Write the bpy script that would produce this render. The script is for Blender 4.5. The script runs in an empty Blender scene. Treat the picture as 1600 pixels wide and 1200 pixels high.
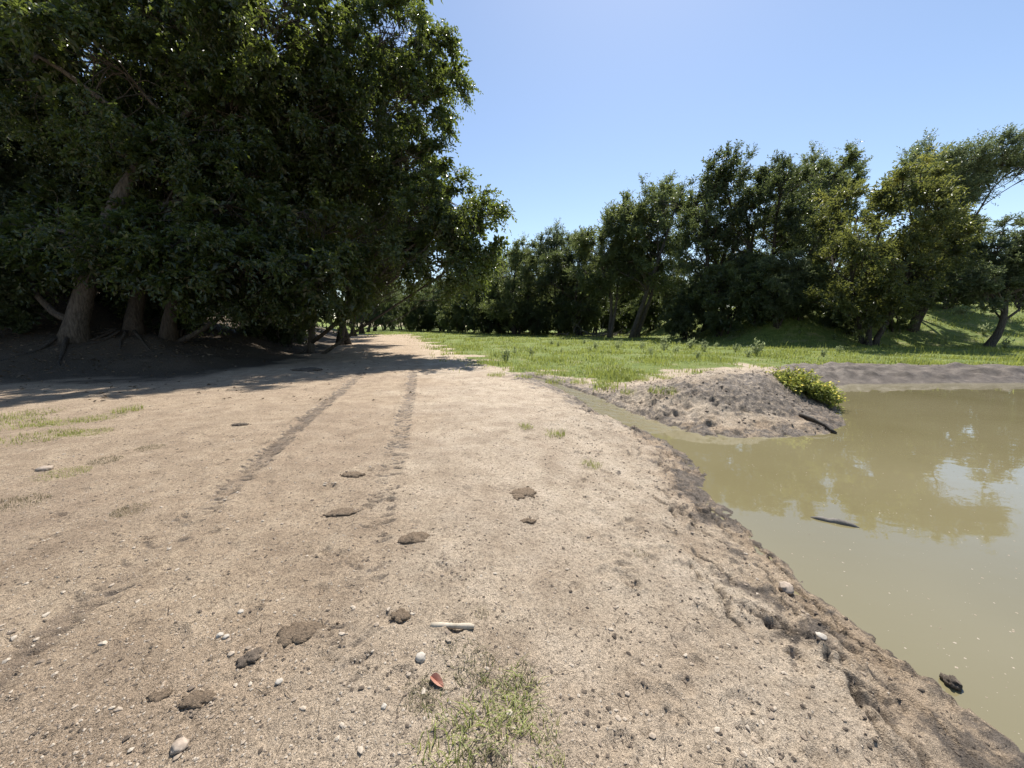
import bpy, math, numpy as np
from mathutils import Vector

# ------------------------------------------------------------------ camera, sky, sun, exposure
scene = bpy.context.scene
col = scene.collection
R = math.radians
FPX, CX, CY, HOR = 601.0, 800.0, 600.0, 508.0           # focal length and horizon, in the photograph's pixels
CAM_H = 1.6
PITCH = math.atan((CY - HOR) / FPX)
cam = bpy.data.cameras.new('camera'); cam_o = bpy.data.objects.new('camera', cam); col.objects.link(cam_o)
cam.sensor_width = 36.0; cam.lens = 36.0 * FPX / 1600.0
cam.clip_start = 0.05; cam.clip_end = 3000
cam_o.location = (0, 0, CAM_H); cam_o.rotation_euler = (R(90) - PITCH, 0, 0)
scene.camera = cam_o

SUN_EL, SUN_AZ = 58.5, 18.0                              # azimuth: degrees to the right of the view
world = bpy.data.worlds.new('World'); scene.world = world; world.use_nodes = True
wn = world.node_tree.nodes; wl = world.node_tree.links
sky = wn.new('ShaderNodeTexSky'); sky.sky_type = 'NISHITA'; sky.sun_disc = False
sky.sun_elevation = R(SUN_EL); sky.sun_rotation = R(SUN_AZ)
sky.altitude = 300; sky.air_density = 1.0; sky.dust_density = 0.45; sky.ozone_density = 0.55
wl.new(sky.outputs[0], wn['Background'].inputs[0]); wn['Background'].inputs[1].default_value = 0.102
sl = bpy.data.lights.new('sun', 'SUN'); sl.energy = 5.0; sl.angle = R(0.53); sl.color = (1.0, 0.955, 0.89)
so = bpy.data.objects.new('sun', sl); col.objects.link(so)
sdir = Vector((math.cos(R(SUN_EL)) * math.sin(R(SUN_AZ)), math.cos(R(SUN_EL)) * math.cos(R(SUN_AZ)), math.sin(R(SUN_EL))))
so.rotation_euler = sdir.to_track_quat('Z', 'Y').to_euler(); so.location = sdir * 60
vs = scene.view_settings
vs.view_transform = 'Standard'; vs.look = 'None'; vs.exposure = 0.72; vs.gamma = 1.0; vs.use_curve_mapping = False

# ------------------------------------------------------------------ helpers
rng = np.random.default_rng(11)

def _hash(ix, iy, seed):
    h = (ix.astype(np.int64) * 374761393 + iy.astype(np.int64) * 668265263 + seed * 1442695041) & 0xffffffff
    h = ((h ^ (h >> 13)) * 1274126177) & 0xffffffff
    return ((h ^ (h >> 16)) & 0xffff) / 65535.0

def noise2(x, y, seed=0):
    x = np.asarray(x, float); y = np.asarray(y, float)
    ix = np.floor(x); iy = np.floor(y); fx = x - ix; fy = y - iy
    out = 0
    ux = fx * fx * fx * (fx * (fx * 6 - 15) + 10); uy = fy * fy * fy * (fy * (fy * 6 - 15) + 10)
    def g(dx, dy):
        a = _hash(ix + dx, iy + dy, seed) * 2 * np.pi
        return np.cos(a) * (fx - dx) + np.sin(a) * (fy - dy)
    return ((g(0, 0) * (1 - ux) + g(1, 0) * ux) * (1 - uy) + (g(0, 1) * (1 - ux) + g(1, 1) * ux) * uy) * 1.5

def fbm(x, y, octs=4, seed=0, gain=.5):
    s = 0; a = 1
    for i in range(octs):
        s = s + a * noise2(x * 2 ** i + 17.3 * i, y * 2 ** i - 9.1 * i, seed + i); a *= gain
    return s

def sstep(a, b, x):
    t = np.clip((x - a) / (b - a), 0, 1); return t * t * (3 - 2 * t)

def poly_sdf(x, y, P):
    """signed distance to a polygon, negative inside"""
    x = np.asarray(x, float); y = np.asarray(y, float)
    d2 = np.full(x.shape, 1e18); inside = np.zeros(x.shape, bool)
    n = len(P)
    for i in range(n):
        ax, ay = P[i]; bx, by = P[(i + 1) % n]
        ex, ey = bx - ax, by - ay
        t = np.clip(((x - ax) * ex + (y - ay) * ey) / (ex * ex + ey * ey + 1e-12), 0, 1)
        d2 = np.minimum(d2, (x - ax - t * ex) ** 2 + (y - ay - t * ey) ** 2)
        c = ((ay > y) != (by > y))
        xi = ax + (y - ay) * ex / (ey if abs(ey) > 1e-9 else 1e-9)
        inside ^= c & (x < xi)
    d = np.sqrt(d2)
    return np.where(inside, -d, d)

def line_dist(x, y, P):
    """distance, signed lateral offset and arc length along an open polyline"""
    x = np.asarray(x, float); y = np.asarray(y, float)
    best = np.full(x.shape, 1e18); lat = np.zeros(x.shape); arc = np.zeros(x.shape); s0 = 0
    for i in range(len(P) - 1):
        ax, ay = P[i]; bx, by = P[i + 1]; ex, ey = bx - ax, by - ay; L = math.hypot(ex, ey)
        t = np.clip(((x - ax) * ex + (y - ay) * ey) / (L * L), 0, 1)
        px, py = x - ax - t * ex, y - ay - t * ey
        d = px * px + py * py; m = d < best
        best = np.where(m, d, best); lat = np.where(m, (ex * py - ey * px) / L, lat); arc = np.where(m, s0 + t * L, arc)
        s0 += L
    return np.sqrt(best), lat, arc

def smooth_line(P, n=8):
    """Catmull-Rom through the points"""
    P = [np.array(p, float) for p in P]; out = []
    Q = [2 * P[0] - P[1]] + P + [2 * P[-1] - P[-2]]
    for i in range(1, len(Q) - 2):
        for k in range(n):
            t = k / n
            out.append(.5 * ((2 * Q[i]) + (Q[i + 1] - Q[i - 1]) * t + (2 * Q[i - 1] - 5 * Q[i] + 4 * Q[i + 1] - Q[i + 2]) * t * t
                             + (3 * Q[i] - Q[i - 1] - 3 * Q[i + 1] + Q[i + 2]) * t ** 3))
    out.append(P[-1]); return np.array(out)

SP, CP = math.sin(PITCH), math.cos(PITCH)
def on_plane(px, py, z=0.0):
    """where the sight line of a photograph pixel meets height z"""
    u, v = (px - CX) / FPX, (CY - py) / FPX
    t = (z - CAM_H) / (v * CP - SP)
    return np.array([u * t, (CP + v * SP) * t])
def at_depth(px, py, Y):
    u, v = (px - CX) / FPX, (CY - py) / FPX
    t = Y / (CP + v * SP)
    return np.array([u * t, Y, CAM_H + (v * CP - SP) * t])
def on_ground(px, py):
    z = 0.0
    for _ in range(14):
        p = on_plane(px, py, z); z = .5 * z + .5 * float(height(np.array([p[0]]), np.array([p[1]]))[0])
    return np.array([p[0], p[1], float(height(np.array([p[0]]), np.array([p[1]]))[0])])

def mesh_np(name, verts, faces, smooth=False, attrs=None):
    """mesh from arrays; faces is one (n,k) array or a list of such arrays"""
    me = bpy.data.meshes.new(name)
    fl = faces if isinstance(faces, list) else [faces]
    fl = [np.asarray(f, np.int32) for f in fl if len(f)]
    verts = np.ascontiguousarray(verts, np.float32)
    loops = np.concatenate([f.ravel() for f in fl]); tot = np.concatenate([np.full(len(f), f.shape[1], np.int32) for f in fl])
    start = np.concatenate([[0], np.cumsum(tot)[:-1]]).astype(np.int32)
    me.vertices.add(len(verts)); me.vertices.foreach_set('co', verts.ravel())
    me.loops.add(len(loops)); me.loops.foreach_set('vertex_index', loops)
    me.polygons.add(len(tot)); me.polygons.foreach_set('loop_start', start); me.polygons.foreach_set('loop_total', tot)
    me.polygons.foreach_set('use_smooth', np.full(len(tot), smooth))
    for k, a in (attrs or {}).items():
        at = me.attributes.new(k, 'FLOAT', 'POINT'); at.data.foreach_set('value', np.ascontiguousarray(a, np.float32))
    me.update(calc_edges=True); me.validate()
    return me

def add(name, me, mat=None, parent=None):
    o = bpy.data.objects.new(name, me); col.objects.link(o)
    if mat is not None and me is not None and not me.materials: me.materials.append(mat)
    if parent is not None: o.parent = parent
    return o
def tag(o, label=None, cat=None, group=None, kind=None):
    for k, v in (('label', label), ('category', cat), ('group', group), ('kind', kind)):
        if v: o[k] = v
    return o
def empty(name, loc=(0, 0, 0), rz=0.0, s=1.0):
    o = bpy.data.objects.new(name, None); col.objects.link(o)
    o.location = loc; o.rotation_euler = (0, 0, rz); o.scale = (s, s, s) if np.isscalar(s) else s
    o.empty_display_size = .2
    return o

class Geo:
    """collects vertices and faces of one mesh"""
    def __init__(s): s.v = []; s.q = []; s.t = []; s.n = 0; s.a = []
    def put(s, v, q=None, t=None, a=None):
        v = np.asarray(v, float)
        if q is not None and len(q): s.q.append(np.asarray(q, int) + s.n)
        if t is not None and len(t): s.t.append(np.asarray(t, int) + s.n)
        s.v.append(v); s.a.append(np.zeros(len(v)) if a is None else np.broadcast_to(a, (len(v),))); s.n += len(v)
    def mesh(s, name, smooth=False):
        f = []
        if s.q: f.append(np.concatenate(s.q))
        if s.t: f.append(np.concatenate(s.t))
        return mesh_np(name, np.concatenate(s.v), f, smooth, {'tint': np.concatenate(s.a)})

def tube(pts, rad, sides=6, rough=0.0, rg=None, cap=True):
    pts = np.asarray(pts, float); n = len(pts); rad = np.broadcast_to(rad, (n,))
    T = np.gradient(pts, axis=0); T /= np.linalg.norm(T, axis=1)[:, None] + 1e-9
    up = np.array([0, 0, 1.]) if abs(T[0][2]) < .9 else np.array([1., 0, 0])
    V = []
    a = np.arange(sides) / sides * 2 * np.pi
    s = np.cross(T[0], up); s /= np.linalg.norm(s)
    for i in range(n):
        s = s - T[i] * (s @ T[i]); s /= np.linalg.norm(s) + 1e-9
        b = np.cross(T[i], s)
        r = rad[i] * (1 + (rough * (rg.random(sides) - .5) if rough else 0))
        V.append(pts[i] + (np.cos(a) * r)[:, None] * s + (np.sin(a) * r)[:, None] * b)
    V = np.concatenate(V)
    i = np.arange(n - 1)[:, None] * sides; j = np.arange(sides)[None]; k = (j + 1) % sides
    Q = np.stack([i + j, i + k, i + sides + k, i + sides + j], -1).reshape(-1, 4)
    Tt = []
    if cap:
        c0, c1 = len(V), len(V) + 1
        V = np.vstack([V, pts[0], pts[-1]])
        for jj in range(sides):
            Tt.append((c0, (jj + 1) % sides, jj)); b0 = (n - 1) * sides
            Tt.append((c1, b0 + jj, b0 + (jj + 1) % sides))
    return V, Q, Tt

def nrm(a): return a / (np.linalg.norm(a, axis=-1, keepdims=True) + 1e-9)

def leaf_geo(P, D, N, L, W, fold=.25, tip=.12):
    """folded rhombic leaves: four corners, two triangles each"""
    D = nrm(D); S = nrm(np.cross(D, N)); N = np.cross(S, D)
    L = np.asarray(L)[:, None]; W = np.asarray(W)[:, None]
    v0 = P; m = P + D * L * .45 + N * W * fold
    v1 = m + S * W * .5; v3 = m - S * W * .5; v2 = P + D * L - N * L * tip
    V = np.stack([v0, v1, v2, v3], 1).reshape(-1, 3)
    b = np.arange(len(P))[:, None] * 4
    T = np.concatenate([b + np.array([[0, 1, 2]]), b + np.array([[0, 2, 3]])], 1).reshape(-1, 3)
    return V, T

# ------------------------------------------------------------------ materials
def new_mat(name):
    m = bpy.data.materials.new(name); m.use_nodes = True
    nt = m.node_tree; return m, nt, nt.nodes, nt.links, nt.nodes['Principled BSDF']
def ramp(nt, fac, stops):
    r = nt.nodes.new('ShaderNodeValToRGB'); e = r.color_ramp.elements
    while len(e) < len(stops): e.new(.5)
    for el, (p, c) in zip(e, stops): el.position = p; el.color = (*c, 1) if len(c) == 3 else c
    nt.links.new(fac, r.inputs[0]); return r.outputs[0]
def tex(nt, scale, detail=4, rough=.55, vec=None, kind='ShaderNodeTexNoise'):
    n = nt.nodes.new(kind); n.inputs['Scale'].default_value = scale
    if kind == 'ShaderNodeTexNoise': n.inputs['Detail'].default_value = detail; n.inputs['Roughness'].default_value = rough
    if vec is not None: nt.links.new(vec, n.inputs['Vector'])
    return n
def mixc(nt, fac, a, b, mode='MIX'):
    n = nt.nodes.new('ShaderNodeMix'); n.data_type = 'RGBA'; n.blend_type = mode
    for sock, v in ((n.inputs[0], fac), (n.inputs[6], a), (n.inputs[7], b)):
        if hasattr(v, 'links'): nt.links.new(v, sock)
        elif isinstance(v, (int, float)): sock.default_value = v
        else: sock.default_value = (*v, 1)
    return n.outputs[2]
def math_n(nt, op, a, b=0.0, clamp=False):
    n = nt.nodes.new('ShaderNodeMath'); n.operation = op; n.use_clamp = clamp
    for s, v in ((n.inputs[0], a), (n.inputs[1], b)):
        if hasattr(v, 'links'): nt.links.new(v, s)
        else: s.default_value = v
    return n.outputs[0]
def attr(nt, name):
    n = nt.nodes.new('ShaderNodeAttribute'); n.attribute_name = name; return n.outputs['Fac']
def position(nt):
    return nt.nodes.new('ShaderNodeNewGeometry').outputs['Position']
def bump(nt, h, strength, dist, chain=None):
    b = nt.nodes.new('ShaderNodeBump'); b.inputs['Strength'].default_value = strength; b.inputs['Distance'].default_value = dist
    nt.links.new(h, b.inputs['Height'])
    if chain is not None: nt.links.new(chain, b.inputs['Normal'])
    return b.outputs[0]

def simple_mat(name, c0, c1, scale=20, rough=.8, bscale=None, bstr=.5, bdist=.01, spec=.3):
    m, nt, n, l, b = new_mat(name)
    co = n.new('ShaderNodeTexCoord').outputs['Object']
    t = tex(nt, scale, 5, .6, co)
    l.new(ramp(nt, t.outputs[0], [(.3, c0), (.7, c1)]), b.inputs['Base Color'])
    b.inputs['Roughness'].default_value = rough; b.inputs['Specular IOR Level'].default_value = spec
    if bscale:
        t2 = tex(nt, bscale, 5, .65, co); l.new(bump(nt, t2.outputs[0], bstr, bdist), b.inputs['Normal'])
    return m

def leaf_mat(name, dark, light, trans, tw=.35, rough=.42, spec=.4, hi=None):
    m, nt, n, l, b = new_mat(name)
    c = ramp(nt, attr(nt, 'tint'), [(0, dark), (.75, light), (1, hi or tuple(1.5 * x for x in light))])
    oi = n.new('ShaderNodeObjectInfo')
    hs = n.new('ShaderNodeHueSaturation'); l.new(c, hs.inputs['Color'])
    l.new(math_n(nt, 'MULTIPLY_ADD', oi.outputs['Random'], .3), hs.inputs['Value'])
    hs.inputs['Value'].links[0].from_node.inputs[2].default_value = .85
    hs.inputs['Saturation'].default_value = .95
    l.new(hs.outputs[0], b.inputs['Base Color'])
    b.inputs['Roughness'].default_value = rough; b.inputs['Specular IOR Level'].default_value = spec
    tr = n.new('ShaderNodeBsdfTranslucent'); l.new(mixc(nt, .6, hs.outputs[0], trans), tr.inputs[0])
    mx = n.new('ShaderNodeMixShader'); mx.inputs[0].default_value = tw
    l.new(b.outputs[0], mx.inputs[1]); l.new(tr.outputs[0], mx.inputs[2])
    l.new(mx.outputs[0], n['Material Output'].inputs[0])
    return m

def bark_mat(name, c0, c1):
    m, nt, n, l, b = new_mat(name)
    co = n.new('ShaderNodeTexCoord').outputs['Object']
    mp = n.new('ShaderNodeMapping'); mp.inputs['Scale'].default_value = (9, 9, 1.6); l.new(co, mp.inputs[0])
    t = tex(nt, 2.2, 6, .7, mp.outputs[0])
    l.new(ramp(nt, t.outputs[0], [(.32, c0), (.68, c1)]), b.inputs['Base Color'])
    b.inputs['Roughness'].default_value = .9; b.inputs['Specular IOR Level'].default_value = .15
    l.new(bump(nt, t.outputs[0], .9, .06), b.inputs['Normal'])
    return m

M = {}
M['bark'] = bark_mat('bark', (.028, .023, .018), (.11, .092, .074))
M['bark_grey'] = bark_mat('bark_grey', (.040, .034, .028), (.16, .138, .112))
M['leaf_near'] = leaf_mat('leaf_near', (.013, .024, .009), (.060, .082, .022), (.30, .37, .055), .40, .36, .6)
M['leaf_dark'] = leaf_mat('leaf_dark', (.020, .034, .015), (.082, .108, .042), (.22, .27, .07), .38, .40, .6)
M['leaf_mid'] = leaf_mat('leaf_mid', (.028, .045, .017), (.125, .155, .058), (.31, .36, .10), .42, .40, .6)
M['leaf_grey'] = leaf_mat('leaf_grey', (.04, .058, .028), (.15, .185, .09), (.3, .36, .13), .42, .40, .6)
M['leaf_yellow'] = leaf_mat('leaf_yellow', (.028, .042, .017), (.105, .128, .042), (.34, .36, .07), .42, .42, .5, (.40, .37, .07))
M['grass'] = leaf_mat('grass', (.11, .145, .03), (.27, .30, .075), (.46, .50, .10), .42, .5, .25)
M['grass_dry'] = leaf_mat('grass_dry', (.05, .048, .024), (.16, .145, .07), (.22, .2, .08), .28, .6, .2)
M['weed'] = leaf_mat('weed', (.06, .09, .035), (.32, .36, .2), (.5, .55, .25), .45, .5, .25)
M['flower'] = simple_mat('yellow_petals', (.55, .45, .03), (.75, .62, .08), 30, .6)

# ------------------------------------------------------------------ the lie of the land
WATER = -0.35
shore_px = [(1590, 1165), (1480, 1080), (1340, 985), (1230, 890), (1180, 830), (1112, 782), (1095, 737), (1062, 702), (1048, 684),
            (1085, 680), (1150, 684), (1230, 683), (1296, 676), (1312, 664), (1300, 640), (1290, 606), (1330, 600), (1600, 598)]
POND = [(2.3, -9.0), (2.25, -3.0), (2.4, 0.2)] + [tuple(on_plane(a, b, WATER)) for a, b in shore_px] + [(32, 12.5), (34, -9)]
STREAM_PX = [(826, 588, -.05), (845, 594, -.08), (870, 602, -.12), (918, 622, -.19), (960, 645, -.26), (1002, 661, -.31), (1040, 674, -.34), (1085, 694, -.36)]
STREAM = smooth_line([tuple(on_plane(a, b, z)) for a, b, z in STREAM_PX], 6)
STREAM_Z = smooth_line([(z, 0) for _, _, z in STREAM_PX], 6)[:, 0]
STREAM_S = np.concatenate([[0], np.cumsum(np.linalg.norm(np.diff(STREAM, axis=0), axis=1))])
MEADOW = [tuple(on_plane(*p)) for p in [(630, 517), (648, 531), (678, 548), (718, 568), (762, 584), (812, 590), (850, 593), (900, 604), (950, 612), (1010, 604),
          (1075, 590), (1130, 583), (1200, 577), (1262, 572), (1400, 566), (1600, 554)]] + [(60, 22), (200, 22), (200, 400), (-140, 400)]
BANK = [(14, 120), (17, 70), (17, 52), (16.3, 40), (15.6, 31), (18, 27.5), (23, 26.5), (34, 26), (60, 24), (260, 22), (260, 500), (-60, 500), (0, 190)]
LEFT_BANK = [(-260, 8.3), (-24, 9.6), (-17, 10.6), (-10.4, 13), (-10.8, 17), (-12.8, 23), (-22.5, 52), (-60, 160), (-260, 500)]

def height(x, y):
    d = poly_sdf(x, y, POND) + .10 * fbm(x * 1.1, y * 1.1, 3, 5)
    far = sstep(11.5, 14, y) * sstep(8, 11, x)
    # ground away from water
    g = .05 * fbm(x * .13, y * .13, 3, 21) + .02 * fbm(x * .6, y * .6, 3, 33)
    g = g + .10 * sstep(9, 20, y)
    g = g + 3.7 * sstep(0, 9.5 + 5 * sstep(22, 34, x), -poly_sdf(x, y, BANK) + 1.2 * fbm(x * .12, y * .12, 3, 8))
    lb = -poly_sdf(x, y, LEFT_BANK) + .9 * fbm(x * .25, y * .25, 3, 9)
    g = g + 1.1 * sstep(-.6, 4.0, lb) + 3.4 * sstep(3.0, 15, lb)
    # spoil mound by the stream mouth
    cx, cy = 5.65, 9.3; rx, ry = 2.9, 1.7
    c, s = math.cos(R(18)), math.sin(R(18)); X = (x - cx) * c + (y - cy) * s; Y = -(x - cx) * s + (y - cy) * c
    rr = np.sqrt((X / rx) ** 2 + (Y / ry) ** 2)
    g = g + .46 * (1 - sstep(.15, 1.25, rr)) * (1 + .12 * fbm(x * 1.7, y * 1.7, 2, 77))
    w = 2.7 - 1.2 * sstep(5.5, 7, y)
    p = sstep(0, 1, np.clip(d / w, 0, 1) * .5 + .5) * 2 - 1
    p = .55 * np.clip(d / w, 0, 1) + .45 * p
    h = WATER + (g - WATER) * p
    h = np.where(d < 0, WATER + np.maximum(-.9, .30 * d), h)
    # stream bed
    ds, _, arc = line_dist(x, y, STREAM)
    sw = .13 + .24 * sstep(.8, 5.2, arc)
    zb = np.interp(arc, STREAM_S, STREAM_Z)
    k = 1 - sstep(.7, 1.5, ds / sw + .3 * fbm(x * 2.2, y * 2.2, 2, 60)); k2 = 1 - sstep(.2, 1.5, ds + .35 * fbm(x * 1.1, y * 1.1, 3, 62))
    h = h * (1 - k2) + np.minimum(h, zb + .035) * k2
    h = h * (1 - k) + np.minimum(h, zb - .05) * k
    return h

# grid lines: fine by the camera, coarser with distance
def grow(a, b, step, k):
    out = [a]
    while out[-1] < b: out.append(out[-1] + step + k * abs(out[-1] - a))
    return out
xr = list(np.arange(2.8, 8, .03)) + grow(8, 420, .04, .042); xl = [-v for v in grow(3.8, 420, .026, .034)]
gx = np.array(sorted(set(np.round(xl + list(np.arange(-3.8, 2.8, .021)) + xr, 5))))
gy = np.array(sorted(set(np.round([-v for v in grow(-.7, 40, .15, .12)] + list(np.arange(.8, 3.6, .018)) + grow(3.6, 10.8, .02, .0035) + grow(10.85, 480, .05, .02), 5))))
GX, GY = np.meshgrid(gx, gy)
GZ = height(GX, GY)
dpond = poly_sdf(GX, GY, POND) + .10 * fbm(GX * 1.1, GY * 1.1, 3, 5)
dstream, _, sarc = line_dist(GX, GY, STREAM)
near = 1 - sstep(14, 26, np.hypot(GX, GY))
green = sstep(.5, -2.2, poly_sdf(GX, GY, MEADOW) + 1.5 * fbm(GX * .7, GY * .7, 4, 44)) * sstep(.35, .9, dstream + .2 * fbm(GX * 2, GY * 2, 2, 3)) * sstep(1.7, 2.4, dpond)
moundr = np.sqrt(((GX - 5.65) / 2.95) ** 2 + ((GY - 9.2) / 2.15) ** 2) + .1 * fbm(GX * 1.5, GY * 1.5, 3, 14)
green = green * sstep(.95, 1.25, moundr)
green = np.maximum(green, sstep(1.75, 2.2, dpond + .15 * fbm(GX * 1.5, GY * 1.5, 2, 31)) * sstep(8.8, 10, GX) * sstep(12.5, 14, GY))
green = np.maximum(green, sstep(48, 75, GY + 6 * fbm(GX * .2, GY * .2, 3, 35)))
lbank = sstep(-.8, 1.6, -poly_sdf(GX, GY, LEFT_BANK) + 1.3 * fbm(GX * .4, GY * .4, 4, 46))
bankm = sstep(-.5, 1.5, -poly_sdf(GX, GY, BANK))
wet = (1 - sstep(.0, .75, dpond + .55 * fbm(GX * 2.1, GY * 2.1, 4, 71))) * .74
wet = np.maximum(wet, (1 - sstep(.3, 1.15, dstream + .45 * fbm(GX * 2.4, GY * 2.4, 3, 72))) * .66)
tramp = np.exp(-(((GX - 3.2) / 1.9) ** 2 + ((GY - 9.3) / 1.5) ** 2)); wet = np.maximum(wet, .5 * tramp)
mudface = sstep(1.05, .8, moundr) * sstep(.25, -.35, GY - 9.0 - .25 * (GX - 5) + .5 * fbm(GX * 1.3, GY * 1.3, 3, 15))
wet = np.maximum(wet, mudface * .66); wet = np.maximum(wet, .18 * sstep(1.1, .9, moundr)); 
farlip = sstep(2.6, 1.6, dpond) * sstep(11, 13, GY) * sstep(9, 10, GX)
wet = np.maximum(wet, farlip * 1.1)

# relief: clods, crumbs, crevices along the water's edge
amp = near * (1 - .7 * green)
GZ += amp * (.010 * fbm(GX * 2.1, GY * 2.1, 3, 101) + .006 * fbm(GX * 8, GY * 8, 3, 102))
rough_zone = np.clip(wet * 1.3 + .9 * sstep(1.7, .4, dpond) + .4 * sstep(1.4, .5, dstream), 0, 1.3) * near * sstep(-.12, .06, dpond)
GZ += rough_zone * (.018 * fbm(GX * 3.6, GY * 3.6, 4, 111) + .018 * np.abs(fbm(GX * 8, GY * 8, 3, 112)))
GZ += farlip * sstep(.15, .6, dpond) * (.16 * np.abs(fbm(GX * 1.4, GY * 1.4, 4, 231)) + .05 * fbm(GX * 3.5, GY * 3.5, 3, 232))
rgc = np.random.default_rng(808)                            # crevices run with the shore
SH = smooth_line(POND[1:14], 10)
def carve(P, w, depth, dark=.66):
    a0, a1 = np.searchsorted(gx, [P[:, 0].min() - .2, P[:, 0].max() + .2]); b0, b1 = np.searchsorted(gy, [P[:, 1].min() - .2, P[:, 1].max() + .2])
    if a1 - a0 < 3 or b1 - b0 < 3: return
    dd, lat, arc = line_dist(GX[b0:b1, a0:a1], GY[b0:b1, a0:a1], P); L = arc.max() + 1e-6
    f = np.exp(-(dd / w) ** 2) * sstep(0, .15, arc / L) * sstep(1, .85, arc / L)
    GZ[b0:b1, a0:a1] += -depth * f + depth * .35 * np.exp(-((dd - 2.4 * w) / (1.3 * w)) ** 2) * (lat > 0)
    wet[b0:b1, a0:a1] = np.maximum(wet[b0:b1, a0:a1], dark * np.exp(-(dd / (1.6 * w)) ** 2))
for _ in range(84):
    k = rgc.integers(6, len(SH) - 12); off = .06 + .95 * rgc.random() ** 1.6
    T_ = nrm((SH[k + 4] - SH[k - 4])[None])[0]; n_ = np.array([-T_[1], T_[0]])
    p0 = SH[k] + n_ * off; L_ = rgc.uniform(.15, .75); m_ = max(4, int(L_ / .05)); ang = math.atan2(T_[1], T_[0]) + rgc.normal(0, .22)
    st_ = np.cumsum(np.stack([np.cos(ang + rgc.normal(0, .55, m_)), np.sin(ang + rgc.normal(0, .55, m_))], -1) * .05, 0)
    P_ = p0 + st_
    if P_[:, 1].min() < .8 or P_[:, 1].max() > 8: continue
    carve(P_, rgc.uniform(.010, .017), rgc.uniform(.025, .05))
GZ += near * moundr.clip(0, 1) ** 0 * sstep(1.1, .8, moundr) * (.04 * np.abs(fbm(GX * 3.6, GY * 3.6, 4, 131)) + .026 * np.abs(fbm(GX * 8, GY * 8, 3, 132)))

track = np.zeros_like(GX)
TRACK_L = smooth_line([tuple(on_plane(*p)) for p in [(-40, 1075), (75, 985), (190, 903), (300, 815), (400, 728), (465, 668), (508, 632), (545, 600), (590, 560), (612, 535)]], 6)
TRACK_R = smooth_line([tuple(on_plane(*p)) for p in [(505, 1190), (532, 1050), (556, 950), (578, 870), (598, 790), (616, 715), (630, 655), (640, 610), (642, 570), (632, 535)]], 6)
for P, (i0, i1, i2, i3), sd in ((TRACK_L, (3.2, 4.6, 8.3, 12), 1), (TRACK_R, (5.6, 7.4, 11.5, 15), 2)):
    iy = slice(0, np.searchsorted(gy, 40)); ix = slice(np.searchsorted(gx, -14), np.searchsorted(gx, 1))
    X, Y = GX[iy, ix], GY[iy, ix]
    dd, lat, arc = line_dist(X, Y, P)
    strong = 1.0 * sstep(i0, i1, Y) * (1 - sstep(i2, i3, Y)) + (.75 * (1 - sstep(2.0, 2.8, Y)) if sd == 1 else 0) + (.75 if sd == 1 else .5)
    strong = strong * (.8 + .35 * sstep(-.3, .3, fbm(X * 1.5, Y * 1.5, 3, 150 + sd)))
    body = 1 - sstep(.065, .125, np.abs(lat) + .03 * fbm(X * 5, Y * 5, 2, 155))
    ph = (arc + 3.2 * lat ** 2 + .25 * lat) / .125 + .4 * fbm(X * 3, Y * 3, 2, 160)
    lug = np.abs((ph % 1) - .5) * 2
    cut = sstep(.66, .9, lug) * (dd < .2) * sstep(-.6, .1, fbm(X * 4 + 9, Y * 4, 2, 170 + sd))
    GZ[iy, ix] += body * strong * -.010
    GZ[iy, ix] += strong * .006 * (1 - sstep(.0, .05, np.abs(np.abs(lat) - .17)))
    track[iy, ix] = np.maximum(track[iy, ix], body * strong * (.30 + .12 * cut) * (dd < .3))

rgt = np.random.default_rng(616)                            # lug marks, pressed in one by one
for P, keepf in ((TRACK_L, .85), (TRACK_R, .7)):
    S_ = np.concatenate([[0], np.cumsum(np.linalg.norm(np.diff(P, axis=0), axis=1))]); s_ = .2
    while s_ < S_[-1]:
        c_ = np.array([np.interp(s_, S_, P[:, 0]), np.interp(s_, S_, P[:, 1])]); c2 = np.array([np.interp(s_ + .1, S_, P[:, 0]), np.interp(s_ + .1, S_, P[:, 1])])
        if c_[1] > 13: break
        t_ = nrm((c2 - c_)[None])[0]; n_ = np.array([-t_[1], t_[0]])
        for sg in (-1, 1):
            if c_[1] < 1 or rgt.random() > keepf * (.7 + .3 * float(sstep(2, 5, c_[1]))): continue
            u_ = np.linspace(.0, 1, 6)[:, None]; a0_, a1_ = rgt.uniform(-.01, .04), rgt.uniform(.09, .15)
            q_ = c_ + n_ * sg * (a0_ + (a1_ - a0_) * u_) + t_ * (rgt.uniform(.03, .07) * u_ ** 2 * rgt.choice([1, 1, -.6]) + .045 * (sg > 0)) + rgt.normal(0, .004, (6, 2))
            nr_ = float(sstep(2.2, 5, c_[1])); carve(q_, .009 + .0024 * c_[1], rgt.uniform(.013, .022) * (.85 + .25 * nr_), .54 + .12 * nr_)
        s_ += rgt.uniform(.085, .125)
def dent(x, y, r, depth, ang=0, asp=1.5):
    a0, a1 = np.searchsorted(gx, [x - 3 * r * asp, x + 3 * r * asp]); b0, b1 = np.searchsorted(gy, [y - 3 * r * asp, y + 3 * r * asp])
    if a1 - a0 < 3 or b1 - b0 < 3: return
    X, Y = GX[b0:b1, a0:a1] - x, GY[b0:b1, a0:a1] - y
    c, s = math.cos(ang), math.sin(ang)
    q = np.hypot((X * c + Y * s) / asp, -X * s + Y * c) / r
    GZ[b0:b1, a0:a1] += depth * (-np.exp(-q ** 4) + .45 * np.exp(-((q - 1.35) / .3) ** 2))
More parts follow.
